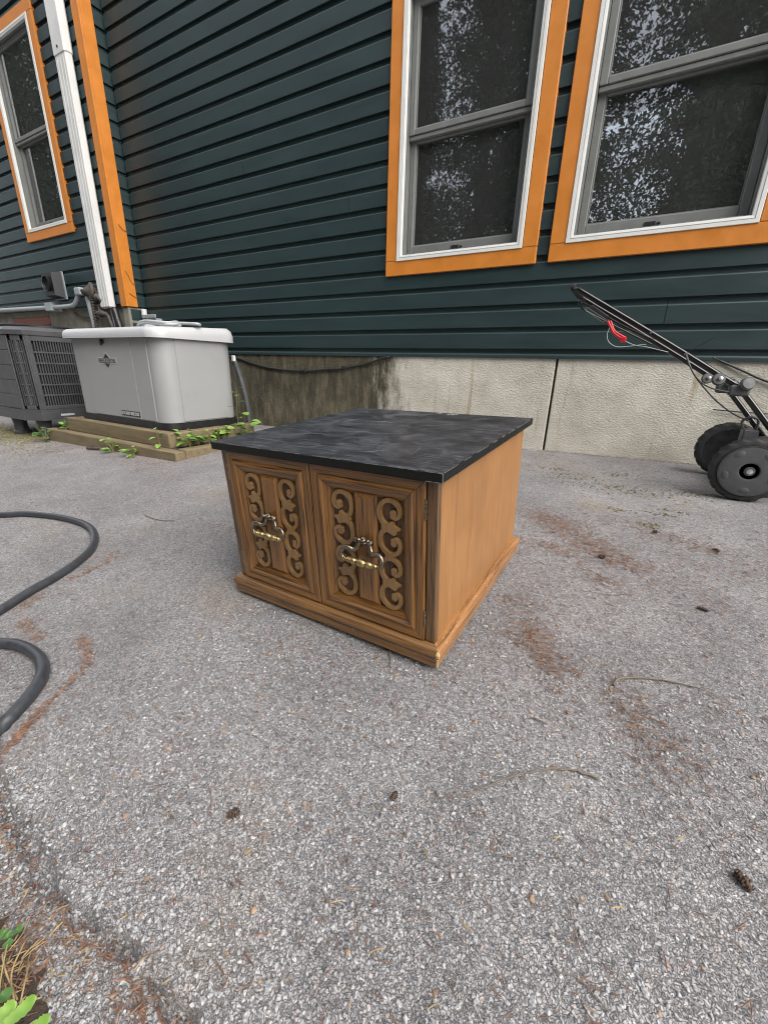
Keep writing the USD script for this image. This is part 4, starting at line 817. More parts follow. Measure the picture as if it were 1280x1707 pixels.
part(ht, 'grip', tube([(-0.366, yn + 0.05, 1.158), (-0.368, yf - 0.05, 1.158)], 0.0165, 12), 'black_plastic', True)
part(ht, 'bail_bar', tube(catmull([(0.05, yn + 0.02, 0.895), (-0.12, yn + 0.022, 0.975), (-0.26, yn + 0.03, 1.055), (-0.33, yn + 0.07, 1.09), (-0.34, yf - 0.07, 1.09), (-0.27, yf - 0.03, 1.05), (0.05, yf - 0.02, 0.895)], 6), 0.0055, 8), 'black_steel', True)
part(ht, 'lever_bracket', cbox(-0.272, -0.165, yn - 0.006, yn + 0.006, -0.012, 0.012, 0.004).apply_transform(trimesh.transformations.rotation_matrix(math.radians(33), [0, 1, 0], [-0.22, yn, 0])).apply_translation([0.0, -0.004, 1.028]), 'black_plastic')
br = [(-0.275, yn - 0.014, 1.050), (-0.18, yn - 0.014, 0.992)]
part(ht, 'slot_frame', cat([tube([br[0], br[1]], 0.0022, 6), tube([(br[0][0] - 0.008, br[0][1], br[0][2] - 0.014), (br[1][0] - 0.008, br[1][1], br[1][2] - 0.014)], 0.0022, 6), tube([br[0], (br[0][0] - 0.008, br[0][1], br[0][2] - 0.014)], 0.0022, 6), tube([br[1], (br[1][0] - 0.008, br[1][1], br[1][2] - 0.014)], 0.0022, 6)]), 'grey_plastic', True)
part(ht, 'red_lever', cat([tube(catmull([(-0.170, yn - 0.015, 0.985), (-0.150, yn - 0.018, 0.955), (-0.128, yn - 0.020, 0.925), (-0.085, yn - 0.022, 0.898)], 5), 0.0062, 8), tube(catmull([(-0.158, yn - 0.015, 0.985), (-0.136, yn - 0.018, 0.945), (-0.118, yn - 0.02, 0.928), (-0.075, yn - 0.022, 0.905)], 5), 0.0055, 8), rbox(-0.098, -0.070, yn - 0.031, yn - 0.014, 0.885, 0.910, 0.005, 1)]), 'red_plastic', True)
part(ht, 'control_wire', cat([tube(catmull([(-0.155, yn - 0.02, 0.955), (-0.160, yn - 0.025, 0.92), (-0.145, yn - 0.03, 0.885), (-0.105, yn - 0.03, 0.863), (-0.05, yn - 0.02, 0.866), (0.02, yn - 0.02, 0.875)], 6), 0.0016, 6), tube(catmull([(-0.08, yn - 0.02, 0.893), (-0.03, yn - 0.02, 0.872), (0.03, yn - 0.015, 0.862), (0.12, yn - 0.012, 0.84)], 6), 0.0018, 6)]), 'cable_grey', True)
part(ht, 'clip', cat([lathe([(0.006, 0), (0.006, 0.004), (0, 0.005)], (0.03, yn - 0.0135, 0.93), (0, -1, 0), 8), lathe([(0.005, 0), (0.005, 0.004), (0, 0.005)], (0.19, yn - 0.0135, 0.832), (0, -1, 0), 8)]), 'steel', 40)
part(ht, 'cable_tie', tube(catmull([(0.20, yn - 0.012, 0.842), (0.24, yn - 0.02, 0.87), (0.285, yn - 0.03, 0.905)], 5), 0.0022, 6), 'black_plastic', True)
part(ht, 'control_cable', cat([tube(catmull([(0.19, yn - 0.02, 0.835), (0.225, yn - 0.03, 0.77), (0.27, yn - 0.035, 0.715), (0.33, yn - 0.035, 0.68), (0.42, yn - 0.02, 0.663), (0.48, yn, 0.655)], 6), 0.0035, 6), tube(catmull([(0.195, yn - 0.02, 0.832), (0.235, yn - 0.03, 0.755), (0.29, yn - 0.035, 0.69), (0.36, yn - 0.02, 0.625), (0.44, yn + 0.02, 0.57), (0.52, yn + 0.05, 0.535)], 6), 0.0035, 6)]), 'cable_black', True)
# lower handle tubes, knobs
for nm, yy in (('near', yn), ('far', yf)):
    part(mow, 'lower_handle', tube(catmull([(0.40, yy + 0.004, 0.715), (0.45, yy + 0.004, 0.672), (0.60, yy + 0.004, 0.505), (0.70, yy + 0.004, 0.39)], 5), 0.0135, 12), 'black_steel', True)
    kb = part(mow, 'fold_knob', lathe([(0.0, -0.010), (0.020, -0.010), (0.027, -0.005), (0.028, 0.004), (0.024, 0.010), (0.0, 0.012)], (0.345, yy - 0.022, 0.722), (0.2, -1, 0.2), 18), 'grey_plastic', 40)
    part(kb, 'bolt', lathe([(0.009, 0), (0.009, 0.005), (0, 0.006)], (0.350, yy - 0.036, 0.726), (0.2, -1, 0.2), 10), 'steel', 40)
    part(mow, 'joint_clamp', cat([rbox(0.395, 0.475, yy - 0.030, yy + 0.020, 0.650, 0.700, 0.012, 1), lathe([(0.0, -0.012), (0.026, -0.012), (0.030, -0.004), (0.029, 0.004), (0.026, 0.006), (0.024, 0.011), (0.0, 0.013)], (0.455, yy - 0.03, 0.705), (0.3, -1, 0.4), 18)]), 'grey_plastic', 35)
part(mow, 'height_lever', cat([tube(catmull([(0.50, 2.60, 0.50), (0.49, 2.60, 0.535), (0.515, 2.60, 0.555), (0.545, 2.60, 0.548), (0.55, 2.60, 0.52), (0.545, 2.60, 0.47)], 6), 0.006, 8), cbox(0.50, 0.56, 2.57, 2.64, 0.40, 0.50, 0.006)]), 'hub_plastic', 35)

# ------------------------------------------------------------------ litter on the asphalt
def sticks(n, xy, lmin, lmax, rmin, rmax, lift=0.002, seed=0, bend=0.2, ang=None):
    """n thin curved needles (three-sided) lying at the points xy; one mesh."""
    r = np.random.default_rng(seed); V = []; F = []
    x, y = xy[:, 0], xy[:, 1]; z = gh(x, y) + lift + r.uniform(0, 0.004, n)
    a = r.uniform(0, 2 * PI, n) if ang is None else r.normal(ang, 0.6, n); L = r.uniform(lmin, lmax, n); R = r.uniform(rmin, rmax, n); B = r.normal(0, bend, n); T = r.normal(0, 0.12, n)
    for i in range(n):
        d = np.array([math.cos(a[i]), math.sin(a[i]), 0]); s = np.array([-d[1], d[0], 0]); o = np.array([x[i], y[i], z[i]]); b0 = len(V)
        for k, t in enumerate((-0.5, 0.0, 0.5)):
            c = o + d * L[i] * t + s * B[i] * L[i] * (t * t) + np.array([0, 0, T[i] * L[i] * t * 0.5 + abs(T[i]) * L[i] * 0.25]); w = R[i] * (1 if k == 1 else 0.5)
            V += [c + s * w, c - s * w, c + np.array([0, 0, w * 1.4])]
        for k in (0, 1):
            p = b0 + 3 * k
            F += [(p, p + 3, p + 5), (p, p + 5, p + 2), (p + 2, p + 5, p + 4), (p + 2, p + 4, p + 1)]
    return trimesh.Trimesh(np.array(V), F, process=False)
r5 = np.random.default_rng(5)
def blob(cx, cy, sx, sy, ang, n):
    p = r5.normal(0, 1, (n, 2)) * [sx, sy]; c, s = math.cos(ang), math.sin(ang)
    return np.c_[cx + p[:, 0] * c - p[:, 1] * s, cy + p[:, 0] * s + p[:, 1] * c]
def along(P, w, n):
    P = catmull(np.c_[np.array(P, float), np.zeros(len(P))], 8)[:, :2]; k = r5.integers(0, len(P), n); return P[k] + r5.normal(0, w, (n, 2))
pts = np.vstack([blob(-0.20, 1.86, 0.10, 0.05, -0.5, 700), blob(-0.05, 1.70, 0.13, 0.05, -0.5, 700), blob(0.05, 1.60, 0.08, 0.035, -0.5, 320), blob(-0.16, 1.58, 0.08, 0.03, -0.2, 260), blob(0.27, 1.86, 0.14, 0.035, -0.35, 380),
                 blob(-0.10, 1.01, 0.05, 0.03, -0.9, 330), blob(-0.03, 0.93, 0.035, 0.03, -0.8, 180), blob(-0.17, 1.15, 0.05, 0.03, -0.5, 120), blob(0.14, 0.86, 0.05, 0.03, -1.0, 170), blob(0.18, 0.78, 0.04, 0.03, -0.9, 120),
                 blob(0.02, 1.42, 0.05, 0.025, -0.3, 110), blob(0.30, 1.45, 0.08, 0.04, -0.4, 60), blob(0.45, 1.66, 0.1, 0.03, 0, 110),
                 along([(-1.655, 0.76), (-1.60, 0.68), (-1.585, 0.58)], 0.012, 130), along([(-1.56, 0.47), (-1.53, 0.40)], 0.012, 60),
                 along([(-1.62, 1.12), (-1.42, 1.15)], 0.03, 60), np.c_[r5.uniform(-0.3, 0.62, 900), r5.uniform(0.75, 2.1, 900)], blob(0.1, 1.55, 0.25, 0.16, -0.5, 420),
                 along([(-1.20, 0.42), (-1.12, 0.40), (-1.06, 0.36), (-1.02, 0.28), (-0.985, 0.22), (-0.96, 0.18), (-0.95, 0.14)], 0.007, 400), along([(-1.45, 0.38), (-1.30, 0.36)], 0.01, 120),
                 np.c_[r5.uniform(-0.49, 1.5, 900), 3.205 - np.abs(r5.normal(0, 0.022, 900))], np.c_[r5.uniform(-2.7, -0.49, 300), 3.205 - np.abs(r5.normal(0, 0.02, 300))],
                 np.c_[r5.uniform(-4.7, -2.75, 700), 1.79 - np.abs(r5.normal(0, 0.09, 700))], np.c_[-2.76 + np.abs(r5.normal(0, 0.05, 260)), r5.uniform(1.85, 2.75, 260)], blob(-2.95, 1.66, 0.15, 0.05, 0.2, 170),
                 blob(-4.2, 1.35, 0.5, 0.16, 0.1, 320), blob(-2.5, 1.55, 0.3, 0.12, 0, 120),
                 along(CRACK[1:-1] + [0.004, -0.012], 0.008, 260), along(CRACK[1:-1] + [0.015, -0.03], 0.016, 200), blob(-0.54, 0.033, 0.03, 0.015, -0.4, 170)])
pts = pts[r5.random(len(pts)) < 0.85]
single('pine_needles', sticks(len(pts), pts, 0.006, 0.022, 0.0005, 0.0012, seed=1), 'needle', 'drifts of brown pine needles on the asphalt', 'pine needles', kind='stuff')
pts = np.c_[r5.uniform(-2.8, 1.0, 7500), r5.uniform(0.02, 3.1, 7500)]; pts = pts[meshkit.fbm(np.c_[pts, 0 * pts[:, 0]] * 2.4, 4, 21) > 0.42]
near_ = np.c_[r5.uniform(-0.75, 0.6, 700), r5.uniform(0.02, 1.1, 700)]; pts = np.vstack([pts, near_])
single('scattered_needles', sticks(len(pts), pts, 0.006, 0.022, 0.0005, 0.0011, seed=2), 'needle', 'single brown needles strewn over the whole driveway', 'pine needles', kind='stuff')
pts = np.vstack([np.c_[r5.uniform(-0.7, 0.6, 110), r5.uniform(0.02, 0.9, 110)], along(CRACK[1:-1] + [0.010, -0.02], 0.012, 40), blob(-0.53, 0.035, 0.03, 0.015, -0.4, 70)])
single('straw', sticks(len(pts), pts, 0.006, 0.022, 0.0007, 0.0013, seed=3), 'dry_straw', 'pale straw bits near the crack', 'straw', kind='stuff')
# grit: loose chips of stone
def chips(pts, smin, smax, seed):
    r = np.random.default_rng(seed); base = trimesh.creation.icosahedron(); V = []; F = []
    z = gh(pts[:, 0], pts[:, 1])
    for i, (x, y) in enumerate(pts):
        s = smin + (smax - smin) * r.random() ** 2.2; v = base.vertices * (1 + r.normal(0, 0.22, (12, 1))) * s * [1.2, 0.9, 0.62]
        a = r.uniform(0, 6.28); c, q = math.cos(a), math.sin(a); v = np.c_[v[:, 0] * c - v[:, 1] * q, v[:, 0] * q + v[:, 1] * c, v[:, 2]]
        F.append(base.faces + 12 * i); V.append(v + [x, y, z[i] + s * 0.25])
    return trimesh.Trimesh(np.vstack(V), np.vstack(F), process=False)
pts = np.vstack([np.c_[r5.uniform(-0.9, 0.6, 9000), 0.0 + 1.1 * r5.random(9000) ** 1.6], along(CRACK, 0.03, 900)])
single('loose_grit', chips(pts, 0.0011, 0.0040, 4), 'grit', 'loose grey stone chips on the asphalt', 'grit', kind='stuff')
pts = np.vstack([np.c_[r5.uniform(-0.95, 0.6, 260), r5.uniform(0.03, 1.1, 260)], np.c_[r5.uniform(-2.2, 0.8, 260), r5.uniform(0.6, 2.2, 260)], blob(0.1, 1.5, 0.25, 0.2, -0.5, 60)])
single('seed_husks', chips(pts, 0.0022, 0.0050, 5), 'seed_husk', 'small tan seed husks and cone scales on the driveway', 'seeds', kind='stuff')
# moss
def moss_patch(pts, seed, s0=0.003, s1=0.008):
    r = np.random.default_rng(seed); V = []; F = []; z = gh(pts[:, 0], pts[:, 1])
    for i, (x, y) in enumerate(pts):
        for k in range(3):
            a, s = r.uniform(0, 6.28), r.uniform(s0, s1); d = np.array([math.cos(a), math.sin(a), 0]) * s; b = len(V); o = np.array([x, y, z[i] + 0.001])
            V += [o - d * 0.6, o + d * 0.6, o + np.array([r.normal(0, 0.3) * s, r.normal(0, 0.3) * s, s * 0.35])]; F.append((b, b + 1, b + 2))
    return trimesh.Trimesh(np.array(V), F, process=False)
pts = np.vstack([blob(x, y, a * 1.3, b * 1.5, -0.1, int(n * 0.8)) for x, y, a, b, n in ((0.05, 2.75, 0.05, 0.02, 60), (-0.20, 2.60, 0.09, 0.03, 110), (0.02, 2.50, 0.05, 0.02, 60), (0.17, 2.45, 0.05, 0.02, 60), (0.36, 2.52, 0.07, 0.025, 90), (-0.02, 2.42, 0.1, 0.02, 60), (0.17, 1.98, 0.02, 0.015, 60), (0.05, 2.12, 0.03, 0.01, 30), (0.22, 2.15, 0.03, 0.012, 30), (-0.35, 2.72, 0.04, 0.015, 40), (0.30, 2.22, 0.04, 0.01, 30))]
                + [np.c_[r5.uniform(-6.6, -4.75, 5200), 1.80 + r5.normal(0, 0.15, 5200)], np.c_[r5.uniform(-5.8, -4.0, 900), 1.55 + r5.normal(0, 0.16, 900)]])
single('moss', moss_patch(pts, 6, 0.004, 0.012), 'moss', 'yellow green moss in patches on the asphalt', 'moss', kind='stuff')
# dirt patch at the lower left corner
pv = [(-0.70, -0.06), (-0.62, 0.045), (-0.588, 0.050), (-0.560, 0.050), (-0.540, 0.044), (-0.515, 0.045), (-0.49, 0.040), (-0.465, 0.038), (-0.445, 0.030), (-0.42, 0.012), (-0.41, -0.06)]
pg = Polygon(pv); g = []
for x in np.linspace(-0.70, -0.41, 70):
    for y in np.linspace(-0.06, 0.06, 34):
        if pg.buffer(0.006 * math.sin(x * 170) + 0.004 * math.sin(y * 260)).contains(Point(x, y)): g.append((x, y))
g = np.array(g); from scipy.spatial import Delaunay
tri = Delaunay(g); tt = [s for s in tri.simplices if max(np.linalg.norm(g[s[0]] - g[s[1]]), np.linalg.norm(g[s[1]] - g[s[2]]), np.linalg.norm(g[s[0]] - g[s[2]])) < 0.012]
zz = gh(g[:, 0], g[:, 1]) + 0.001 + 0.006 * meshkit.fbm(np.c_[g, np.zeros(len(g))] * 60, 4, 8)
sm = trimesh.Trimesh(np.c_[g, zz], tt, process=False); sm.fix_normals()
if sm.face_normals[:, 2].mean() < 0: sm.invert()
single('dirt_patch', sm, 'soil', 'brown dirt with dry stalks in the lower left corner', 'soil', kind='stuff', smooth=True)

# twigs
def twig(P, r0, r1, label):
    P = catmull(np.c_[np.array(P), np.zeros(len(P))], 6); P[:, 2] = gh(P[:, 0], P[:, 1]) + 0.004; P[:, 1] += np.random.default_rng(len(P)).normal(0, 0.0009, len(P))
    single('twig', tube(P, np.linspace(r0, r1, len(P)) * 0.85, 7), 'twig_bark', label, 'twig', smooth=True)
twig([(-0.163, 0.492), (-0.117, 0.524), (-0.098, 0.546), (-0.057, 0.595), (-0.013, 0.635), (0.03, 0.661), (0.06, 0.669), (0.082, 0.669)], 0.0009, 0.0026, 'long pale curved twig on the asphalt in the lower right, longest of the twigs')
twig([(0.093, 0.927), (0.100, 0.950), (0.118, 0.966), (0.161, 0.988), (0.221, 1.005), (0.271, 1.006)], 0.0040, 0.0011, 'grey brown twig with a hooked thick end right of the cabinet')
twig([(-0.066, 0.735), (-0.045, 0.748), (-0.02, 0.745)], 0.0012, 0.0016, 'short brown twig between the long pale twig and the cabinet')
twig([(0.055, 0.372), (0.085, 0.375), (0.115, 0.365)], 0.0008, 0.0010, 'thin pale stalk on bare asphalt below the long twig')
twig([(-0.43, 0.80), (-0.40, 0.76), (-0.385, 0.735)], 0.0015, 0.0020, 'short twig just in front of the cabinet base')
twig([(0.30, 1.80), (0.345, 1.84), (0.375, 1.90)], 0.0013, 0.0016, 'thin upright brown twig in the needles near the mower')
twig([(-0.02, 1.32), (0.06, 1.33), (0.11, 1.36)], 0.0009, 0.0012, 'thin dark twig right of the cabinet base')
twig([(-1.95, 1.06), (-1.83, 1.05), (-1.74, 1.08)], 0.002, 0.0022, 'brown twig on the asphalt above the far hose loop')

# pine cones: scales in a spiral about a core
def cone_mesh(L, R, seed):
    r = np.random.default_rng(seed); core = trimesh.creation.icosphere(2, 1.0); core.apply_scale([L * 0.42, R * 0.55, R * 0.55]); sc = []
    n = 46
    for k in range(n):
        t = (k + 0.5) / n; a = k * 2.39996 + r.normal(0, 0.25); x = L * (t - 0.5) + r.normal(0, 0.03) * L; rad = R * math.sin(PI * (0.12 + 0.80 * t)) ** 0.7
        d = np.array([0.35, math.cos(a), math.sin(a)]); d /= np.linalg.norm(d); s = np.cross(d, [1, 0, 0]); s /= np.linalg.norm(s); nn = np.cross(s, d)
        o = np.array([x, math.cos(a) * rad * 0.35, math.sin(a) * rad * 0.35]); l = rad * r.uniform(0.55, 0.95); w = R * r.uniform(0.22, 0.36)
        P = [o - s * w * 0.5, o + s * w * 0.5, o + d * l * 0.7 + s * w, o + d * l + nn * 0.0, o + d * l * 0.7 - s * w]; P2 = [p + nn * R * 0.07 for p in P]
        sc.append(hull(np.array(P + P2)))
    return core, sc
for k, (x, y, L, R, az, lab) in enumerate(((-0.450, 0.302, 0.021, 0.0085, 1.2, 'small open brown cone alone on the asphalt at lower left'), (0.275, 0.598, 0.026, 0.0095, 2.2, 'dark brown cone near the right edge of the picture'), (-0.225, 0.462, 0.018, 0.006, 1.5, 'small tan husked cone below the cabinet corner'),
        (0.021, 1.585, 0.020, 0.010, 0.4, 'dark cone among the needle drifts nearest the cabinet'), (0.192, 1.905, 0.018, 0.009, 0.9, 'dark cone in the needles between cabinet and mower'), (0.385, 1.82, 0.022, 0.009, 2.6, 'dark cone beside the thin upright twig'), (0.30, 1.365, 0.032, 0.007, -0.3, 'flattened grey brown cone on bare asphalt at right'))):
    zc = float(gh(x, y)) + R * 0.7
    M = np.eye(4); c, s = math.cos(az), math.sin(az); M[0, :3] = (c, s, 0); M[1, :3] = (-s, c, 0); M[3, :3] = (x, y, zc)
    t = thing('pine_cone', lab, 'pine cone', M=M)
    core, sc = cone_mesh(L, R, k)
    part(t, 'core', core, 'cone_scale', True, world=False)
    part(t, 'scales', cat(sc), 'cone_scale', False, world=False)

# ------------------------------------------------------------------ weeds
def leaf_mesh(L, wd, n=7, teeth=0.0, fold=0.25, droop=0.3):
    """a leaf along +x from its base, folded along the midrib; two-sided sheet."""
    V = []; F = []
    for i in range(n + 1):
        t = i / n; w = wd * 0.5 * (math.sin(PI * min(t * 0.97 + 0.03, 1)) ** 0.75) * (1.15 - 0.4 * t) * (1 + teeth * (1 if i % 2 else -1)); x = L * t; z = -droop * L * t * t
        for q in (-1, -0.5, 0, 0.5, 1): V.append((x - (abs(q) > 0.9) * 0.03 * L, q * w, z + abs(q) * w * fold))
    for i in range(n):
        for j in range(4):
            a = i * 5 + j; F += [(a, a + 1, a + 6), (a, a + 6, a + 5)]
    return np.array(V), np.array(F)
def orient(v, az, el, roll=0.0):
    c, s = math.cos(roll), math.sin(roll); v = np.c_[v[:, 0], v[:, 1] * c - v[:, 2] * s, v[:, 1] * s + v[:, 2] * c]
    c, s = math.cos(el), math.sin(el); v = np.c_[v[:, 0] * c - v[:, 2] * s, v[:, 1], v[:, 0] * s + v[:, 2] * c]
    c, s = math.cos(az), math.sin(az); return np.c_[v[:, 0] * c - v[:, 1] * s, v[:, 0] * s + v[:, 1] * c, v[:, 2]]
def weed(x, y, z, h, nl, ls, label, seed, lean=(0, 0), mt='weed_leaf', grp=None, dense=False):
    r = np.random.default_rng(seed); t = thing('weed', label, 'weed', (x, y, z), group=grp)
    ns = 1 if not dense else 4
    for q in range(ns):
        l_ = np.array([lean[0] + (r.normal(0, 0.4) if dense else 0), lean[1] + (r.normal(0, 0.3) if dense else 0)]); hh = h * (r.uniform(0.6, 1) if dense else 1)
        S = catmull([(x, y, z - 0.01), (x + l_[0] * hh * 0.3, y + l_[1] * hh * 0.3, z + hh * 0.5), (x + l_[0] * hh, y + l_[1] * hh, z + hh)], 5)
        part(t, 'stem', tube(S, np.linspace(0.0022, 0.0010, len(S)), 5), 'weed_stem', True)
        for k in range(nl):
            f = (k + 1.0) / nl; p = S[min(int(f * (len(S) - 1)), len(S) - 1)]; az = k * 2.4 + r.uniform(-0.4, 0.4) + seed; s = ls * r.uniform(0.8, 1.4) * (0.75 + 0.3 * math.sin(PI * f))
            v, fc = leaf_mesh(s, s * r.uniform(0.55, 0.75), 6, 0.05); v = orient(v + [s * 0.35, 0, 0], az, r.uniform(-0.1, 0.5), r.normal(0, 0.25))
            part(t, 'leaf', trimesh.Trimesh(v + p, fc, process=False), mt, True)
weed(-2.905, 2.50, 0.10, 0.44, 10, 0.062, 'tall thin weed with heart shaped leaves against the generator end', 11, (0.05, 0.02), 'weed_leaf_dark')
weed(-2.90, 2.62, 0.12, 0.17, 5, 0.085, 'bright weed at the far end of the timber plinth', 12, (0.3, -0.2))
weed(-2.91, 2.40, 0.10, 0.13, 4, 0.065, 'leafy weed clump at the foot of the tall thin weed', 13, (0.1, 0), dense=True)
weed(-2.91, 2.20, 0.10, 0.12, 4, 0.06, 'low weed clump midway along the end of the plinth', 14, (0.1, 0), dense=True)
weed(-2.92, 2.03, 0.10, 0.13, 4, 0.06, 'yellow green weed at the near corner of the upper timber', 15, (0.1, -0.1), dense=True)
weed(-3.05, 1.868, 0.09, 0.15, 6, 0.045, 'small slender weed before the generator corner', 16, (0.0, -0.1))
weed(-3.55, 1.775, 0.02, 0.12, 4, 0.055, 'weed sprouting from the asphalt before the lower timber, left of the two', 17, (0, -0.1), dense=True)
weed(-3.25, 1.775, 0.02, 0.09, 4, 0.05, 'weed sprouting from the asphalt before the lower timber, right of the two', 18, (0, -0.1), dense=True)
weed(-4.66, 1.76, -0.01, 0.16, 5, 0.06, 'leafy weed between the condenser and the timber plinth', 19, (-0.1, -0.1), 'weed_leaf_dark', dense=True)
weed(-4.50, 1.87, 0.08, 0.12, 4, 0.055, 'weed on the left end of the lower timber', 20, (-0.1, -0.1), dense=True)
weed(-2.915, 2.30, 0.10, 0.10, 5, 0.05, 'dark low weed in the gap between the timbers, middle of the plinth end', 31, (0.1, 0), 'weed_leaf_dark', dense=True)
weed(-2.90, 2.55, 0.10, 0.12, 5, 0.05, 'dark low weed in the gap between the timbers beside the tall weed', 32, (0.1, 0), 'weed_leaf_dark', dense=True)
weed(-2.91, 2.10, 0.10, 0.10, 5, 0.045, 'dark low weed just behind the near corner of the plinth', 33, (0.1, 0), 'weed_leaf_dark', dense=True)
single('dry_vine', cat([tube(catmull([(XC + 0.009, YL + 0.035, 1.66), (XC + 0.010, YL + 0.06, 1.62), (XC + 0.009, YL + 0.085, 1.56), (XC + 0.010, YL + 0.115, 1.53)]), 0.0028, 5), tube(catmull([(XC + 0.010, YL + 0.04, 1.44), (XC + 0.011, YL + 0.075, 1.42), (XC + 0.010, YL + 0.12, 1.40)]), 0.0025, 5), tube(catmull([(XC + 0.010, YL + 0.045, 2.10), (XC + 0.011, YL + 0.08, 2.06), (XC + 0.010, YL + 0.12, 2.05)]), 0.0025, 5)]), 'bark', 'thin dead vine tendrils clinging to the orange corner board', 'vine', smooth=True)
# foreground plants in the lower left corner, right under the camera
def big_leaf(t, base, tip, wd, mt, seed):
    base, tip = np.array(base), np.array(tip); d = tip - base; L = np.linalg.norm(d)
    V = []; F = []; n = 14
    for i in range(n + 1):
        u = i / n; w = wd * 0.5 * math.sin(PI * (0.10 + 0.90 * u) ** 1.25) ** 0.7 * (1 + 0.10 * (1 if i % 2 else -1)) if i < n else 0.001
        for q in (-1, -0.5, 0, 0.5, 1): V.append((L * u - abs(q) * 0.05 * L * (1 - u), q * w, abs(q) * w * 0.22 + 0.003 * math.sin(7 * u + q)))
    for i in range(n):
        for j in range(4): a = i * 5 + j; F += [(a, a + 1, a + 6), (a, a + 6, a + 5)]
    v = orient(np.array(V), math.atan2(d[1], d[0]), math.asin(d[2] / L), 0.0)
    part(t, 'leaf', trimesh.Trimesh(v + base, F, process=False), mt, True)
t = thing('leafy_plant', 'bright green toothed leaves cut by the lower left corner', 'plant', (-0.46, 0.0, 0.0))
big_leaf(t, (-0.475, -0.004, 0.038), (-0.4715, 0.020, 0.046), 0.020, 'weed_leaf', 1)
big_leaf(t, (-0.462, 0.002, 0.040), (-0.4545, 0.033, 0.050), 0.017, 'weed_leaf', 2)
big_leaf(t, (-0.440, 0.008, 0.036), (-0.4265, 0.034, 0.044), 0.016, 'weed_leaf', 3)
big_leaf(t, (-0.50, 0.002, 0.035), (-0.497, 0.022, 0.030), 0.015, 'weed_leaf_dark', 4)
part(t, 'stem', cat([tube(catmull([(-0.462, -0.01, -0.015), (-0.466, -0.008, 0.02), (-0.468, 0.0, 0.04)]), 0.0012, 5), tube(catmull([(-0.455, -0.01, -0.015), (-0.448, 0.0, 0.02), (-0.440, 0.008, 0.036)]), 0.0012, 5)]), 'weed_stem', True)
t = thing('clover_plant', 'three small rounded leaves on a stalk above the dirt patch', 'plant', (-0.55, 0.03, 0.0))
big_leaf(t, (-0.553, 0.040, 0.036), (-0.551, 0.054, 0.040), 0.010, 'weed_leaf_dark', 5)
big_leaf(t, (-0.554, 0.039, 0.036), (-0.568, 0.038, 0.040), 0.011, 'weed_leaf_dark', 6)
big_leaf(t, (-0.553, 0.038, 0.036), (-0.544, 0.036, 0.032), 0.010, 'weed_leaf_dark', 7)
part(t, 'stem', tube(catmull([(-0.50, 0.0, -0.01), (-0.525, 0.018, 0.02), (-0.553, 0.039, 0.036)]), 0.0009, 5), 'weed_stem', True)
for k, P in enumerate(([(-0.545, 0.050, 0.02), (-0.52, 0.028, 0.024), (-0.487, 0.018, 0.018), (-0.478, 0.012, 0.008)], [(-0.528, 0.045, 0.004), (-0.50, 0.033, 0.020), (-0.485, 0.02, 0.012)], [(-0.56, 0.03, 0.012), (-0.53, 0.025, 0.02), (-0.495, 0.022, 0.012)])):
    single('dry_stalk', tube(catmull(P), 0.0011, 5), 'dry_straw', ('long dry stalk over the dirt patch, leftmost of three', 'dry stalk lying over the right of the dirt patch', 'dry stalk crossing the dirt patch level')[k], 'stalk', smooth=True)

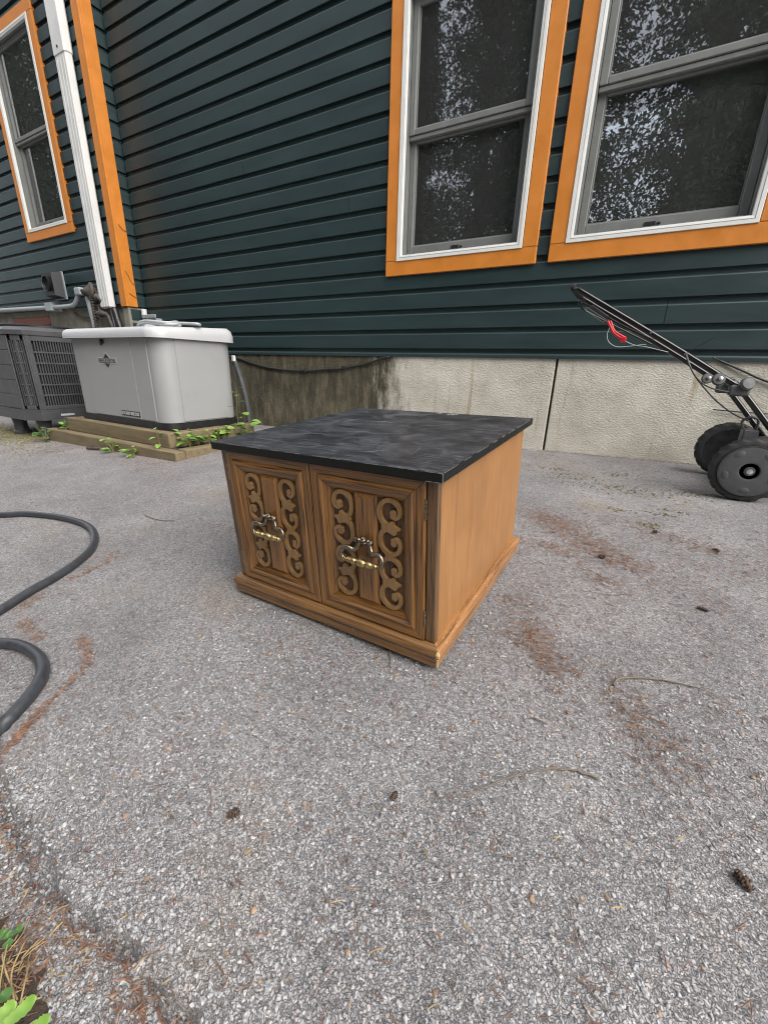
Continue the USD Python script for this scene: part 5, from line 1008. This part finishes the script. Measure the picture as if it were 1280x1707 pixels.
# ------------------------------------------------------------------ trees across the drive, seen in the panes
def conifer_meshes(h, rad, seed):
    r = np.random.default_rng(seed); nb, nq = 2000, 44
    f = (np.arange(nb) + r.random(nb)) / nb; hb = h * (0.06 + 0.94 * f); R = rad * (1 - f) ** 0.75 * r.uniform(0.6, 1.2, nb) + 0.25; a = np.arange(nb) * 2.39996 + r.normal(0, 0.3, nb)
    u = (np.arange(nq) + 0.6) / nq
    d = np.stack([np.cos(a), np.sin(a), 0 * a], -1)
    p = d[:, None] * (R[:, None] * u)[..., None]; p[..., 2] += hb[:, None] - 0.28 * R[:, None] * u ** 2
    p = p.reshape(-1, 3) + r.normal(0, 0.10, (nb * nq, 3)); d = np.repeat(d, nq, 0)
    keep = meshkit.fbm(p * 1.1, 3, seed) > 0.40; p, d = p[keep], d[keep]; n = len(p)
    ax = r.normal(0, 1, (n, 3)) + d * 0.9 + [0, 0, -0.9]; ax /= np.linalg.norm(ax, axis=1)[:, None]
    bx = np.cross(ax, r.normal(0, 1, (n, 3))); bx /= np.linalg.norm(bx, axis=1)[:, None]; cx = np.cross(ax, bx)
    s = r.uniform(0.05, 0.14, n)[:, None]; V = []
    for w in (bx, cx): V.append(np.stack([p - ax * s * 0.4, p + w * s * 0.26, p + ax * s, p - w * s * 0.26], 1))
    V = np.stack(V, 1).reshape(-1, 3); b = np.arange(len(V) // 4)[:, None] * 4
    return lathe([(0.26, 0), (0.22, 0.6), (0.16, h * 0.5), (0.03, h)], (0, 0, 0), (0, 0, 1), 10), trimesh.Trimesh(V, np.vstack([b + [0, 1, 2], b + [0, 2, 3]]), process=False)
TREES = [(9.5, -9.5, 1.0), (6.8, -8.8, 0.95), (3.9, -9.5, 1.05), (0.2, -9.0, 0.95), (-3.2, -9.6, 1.05), (-5.5, -9.0, 0.9), (-9.7, -9.0, 1.0), (-12.6, -8.2, 1.05), (1.6, -14.5, 1.25), (5.0, -14, 1.2), (-5.2, -14.5, 1.25), (-13, -14, 1.25), (-10.4, -14.2, 1.0),
         (-16.5, -7.0, 1.0), (-20, -9, 1.2), (-23.5, -6.5, 1.1), (-27, -10, 1.3), (-30.5, -7, 1.2), (-34.5, -9, 1.3), (-38.5, -8, 1.3), (-43, -10, 1.35)]
firsts = {}
for k, (x, y, sc) in enumerate(TREES):
    q = k % 2; c, sn = math.cos(k * 1.9) * sc, math.sin(k * 1.9) * sc; M = np.array([[c, sn, 0, 0], [-sn, c, 0, 0], [0, 0, sc, 0], [x, y, gz(x, y) - 0.1, 1.0]])
    t = thing('conifer', 'tall dark conifer across the drive reflected in the window panes', 'tree', M=M, group='conifers reflected in the panes')
    if q not in firsts:
        firsts[q] = t; tr, cr = conifer_meshes((17, 20)[q], (2.6, 2.9)[q], 100 + q); part(t, 'trunk', tr, 'bark', 40, world=False); part(t, 'crown', cr, 'conifer_leaf', world=False)
    else:
        pr = stage.GetPrimAtPath(t.path); pr.GetReferences().AddInternalReference(firsts[q].path); pr.SetInstanceable(True)
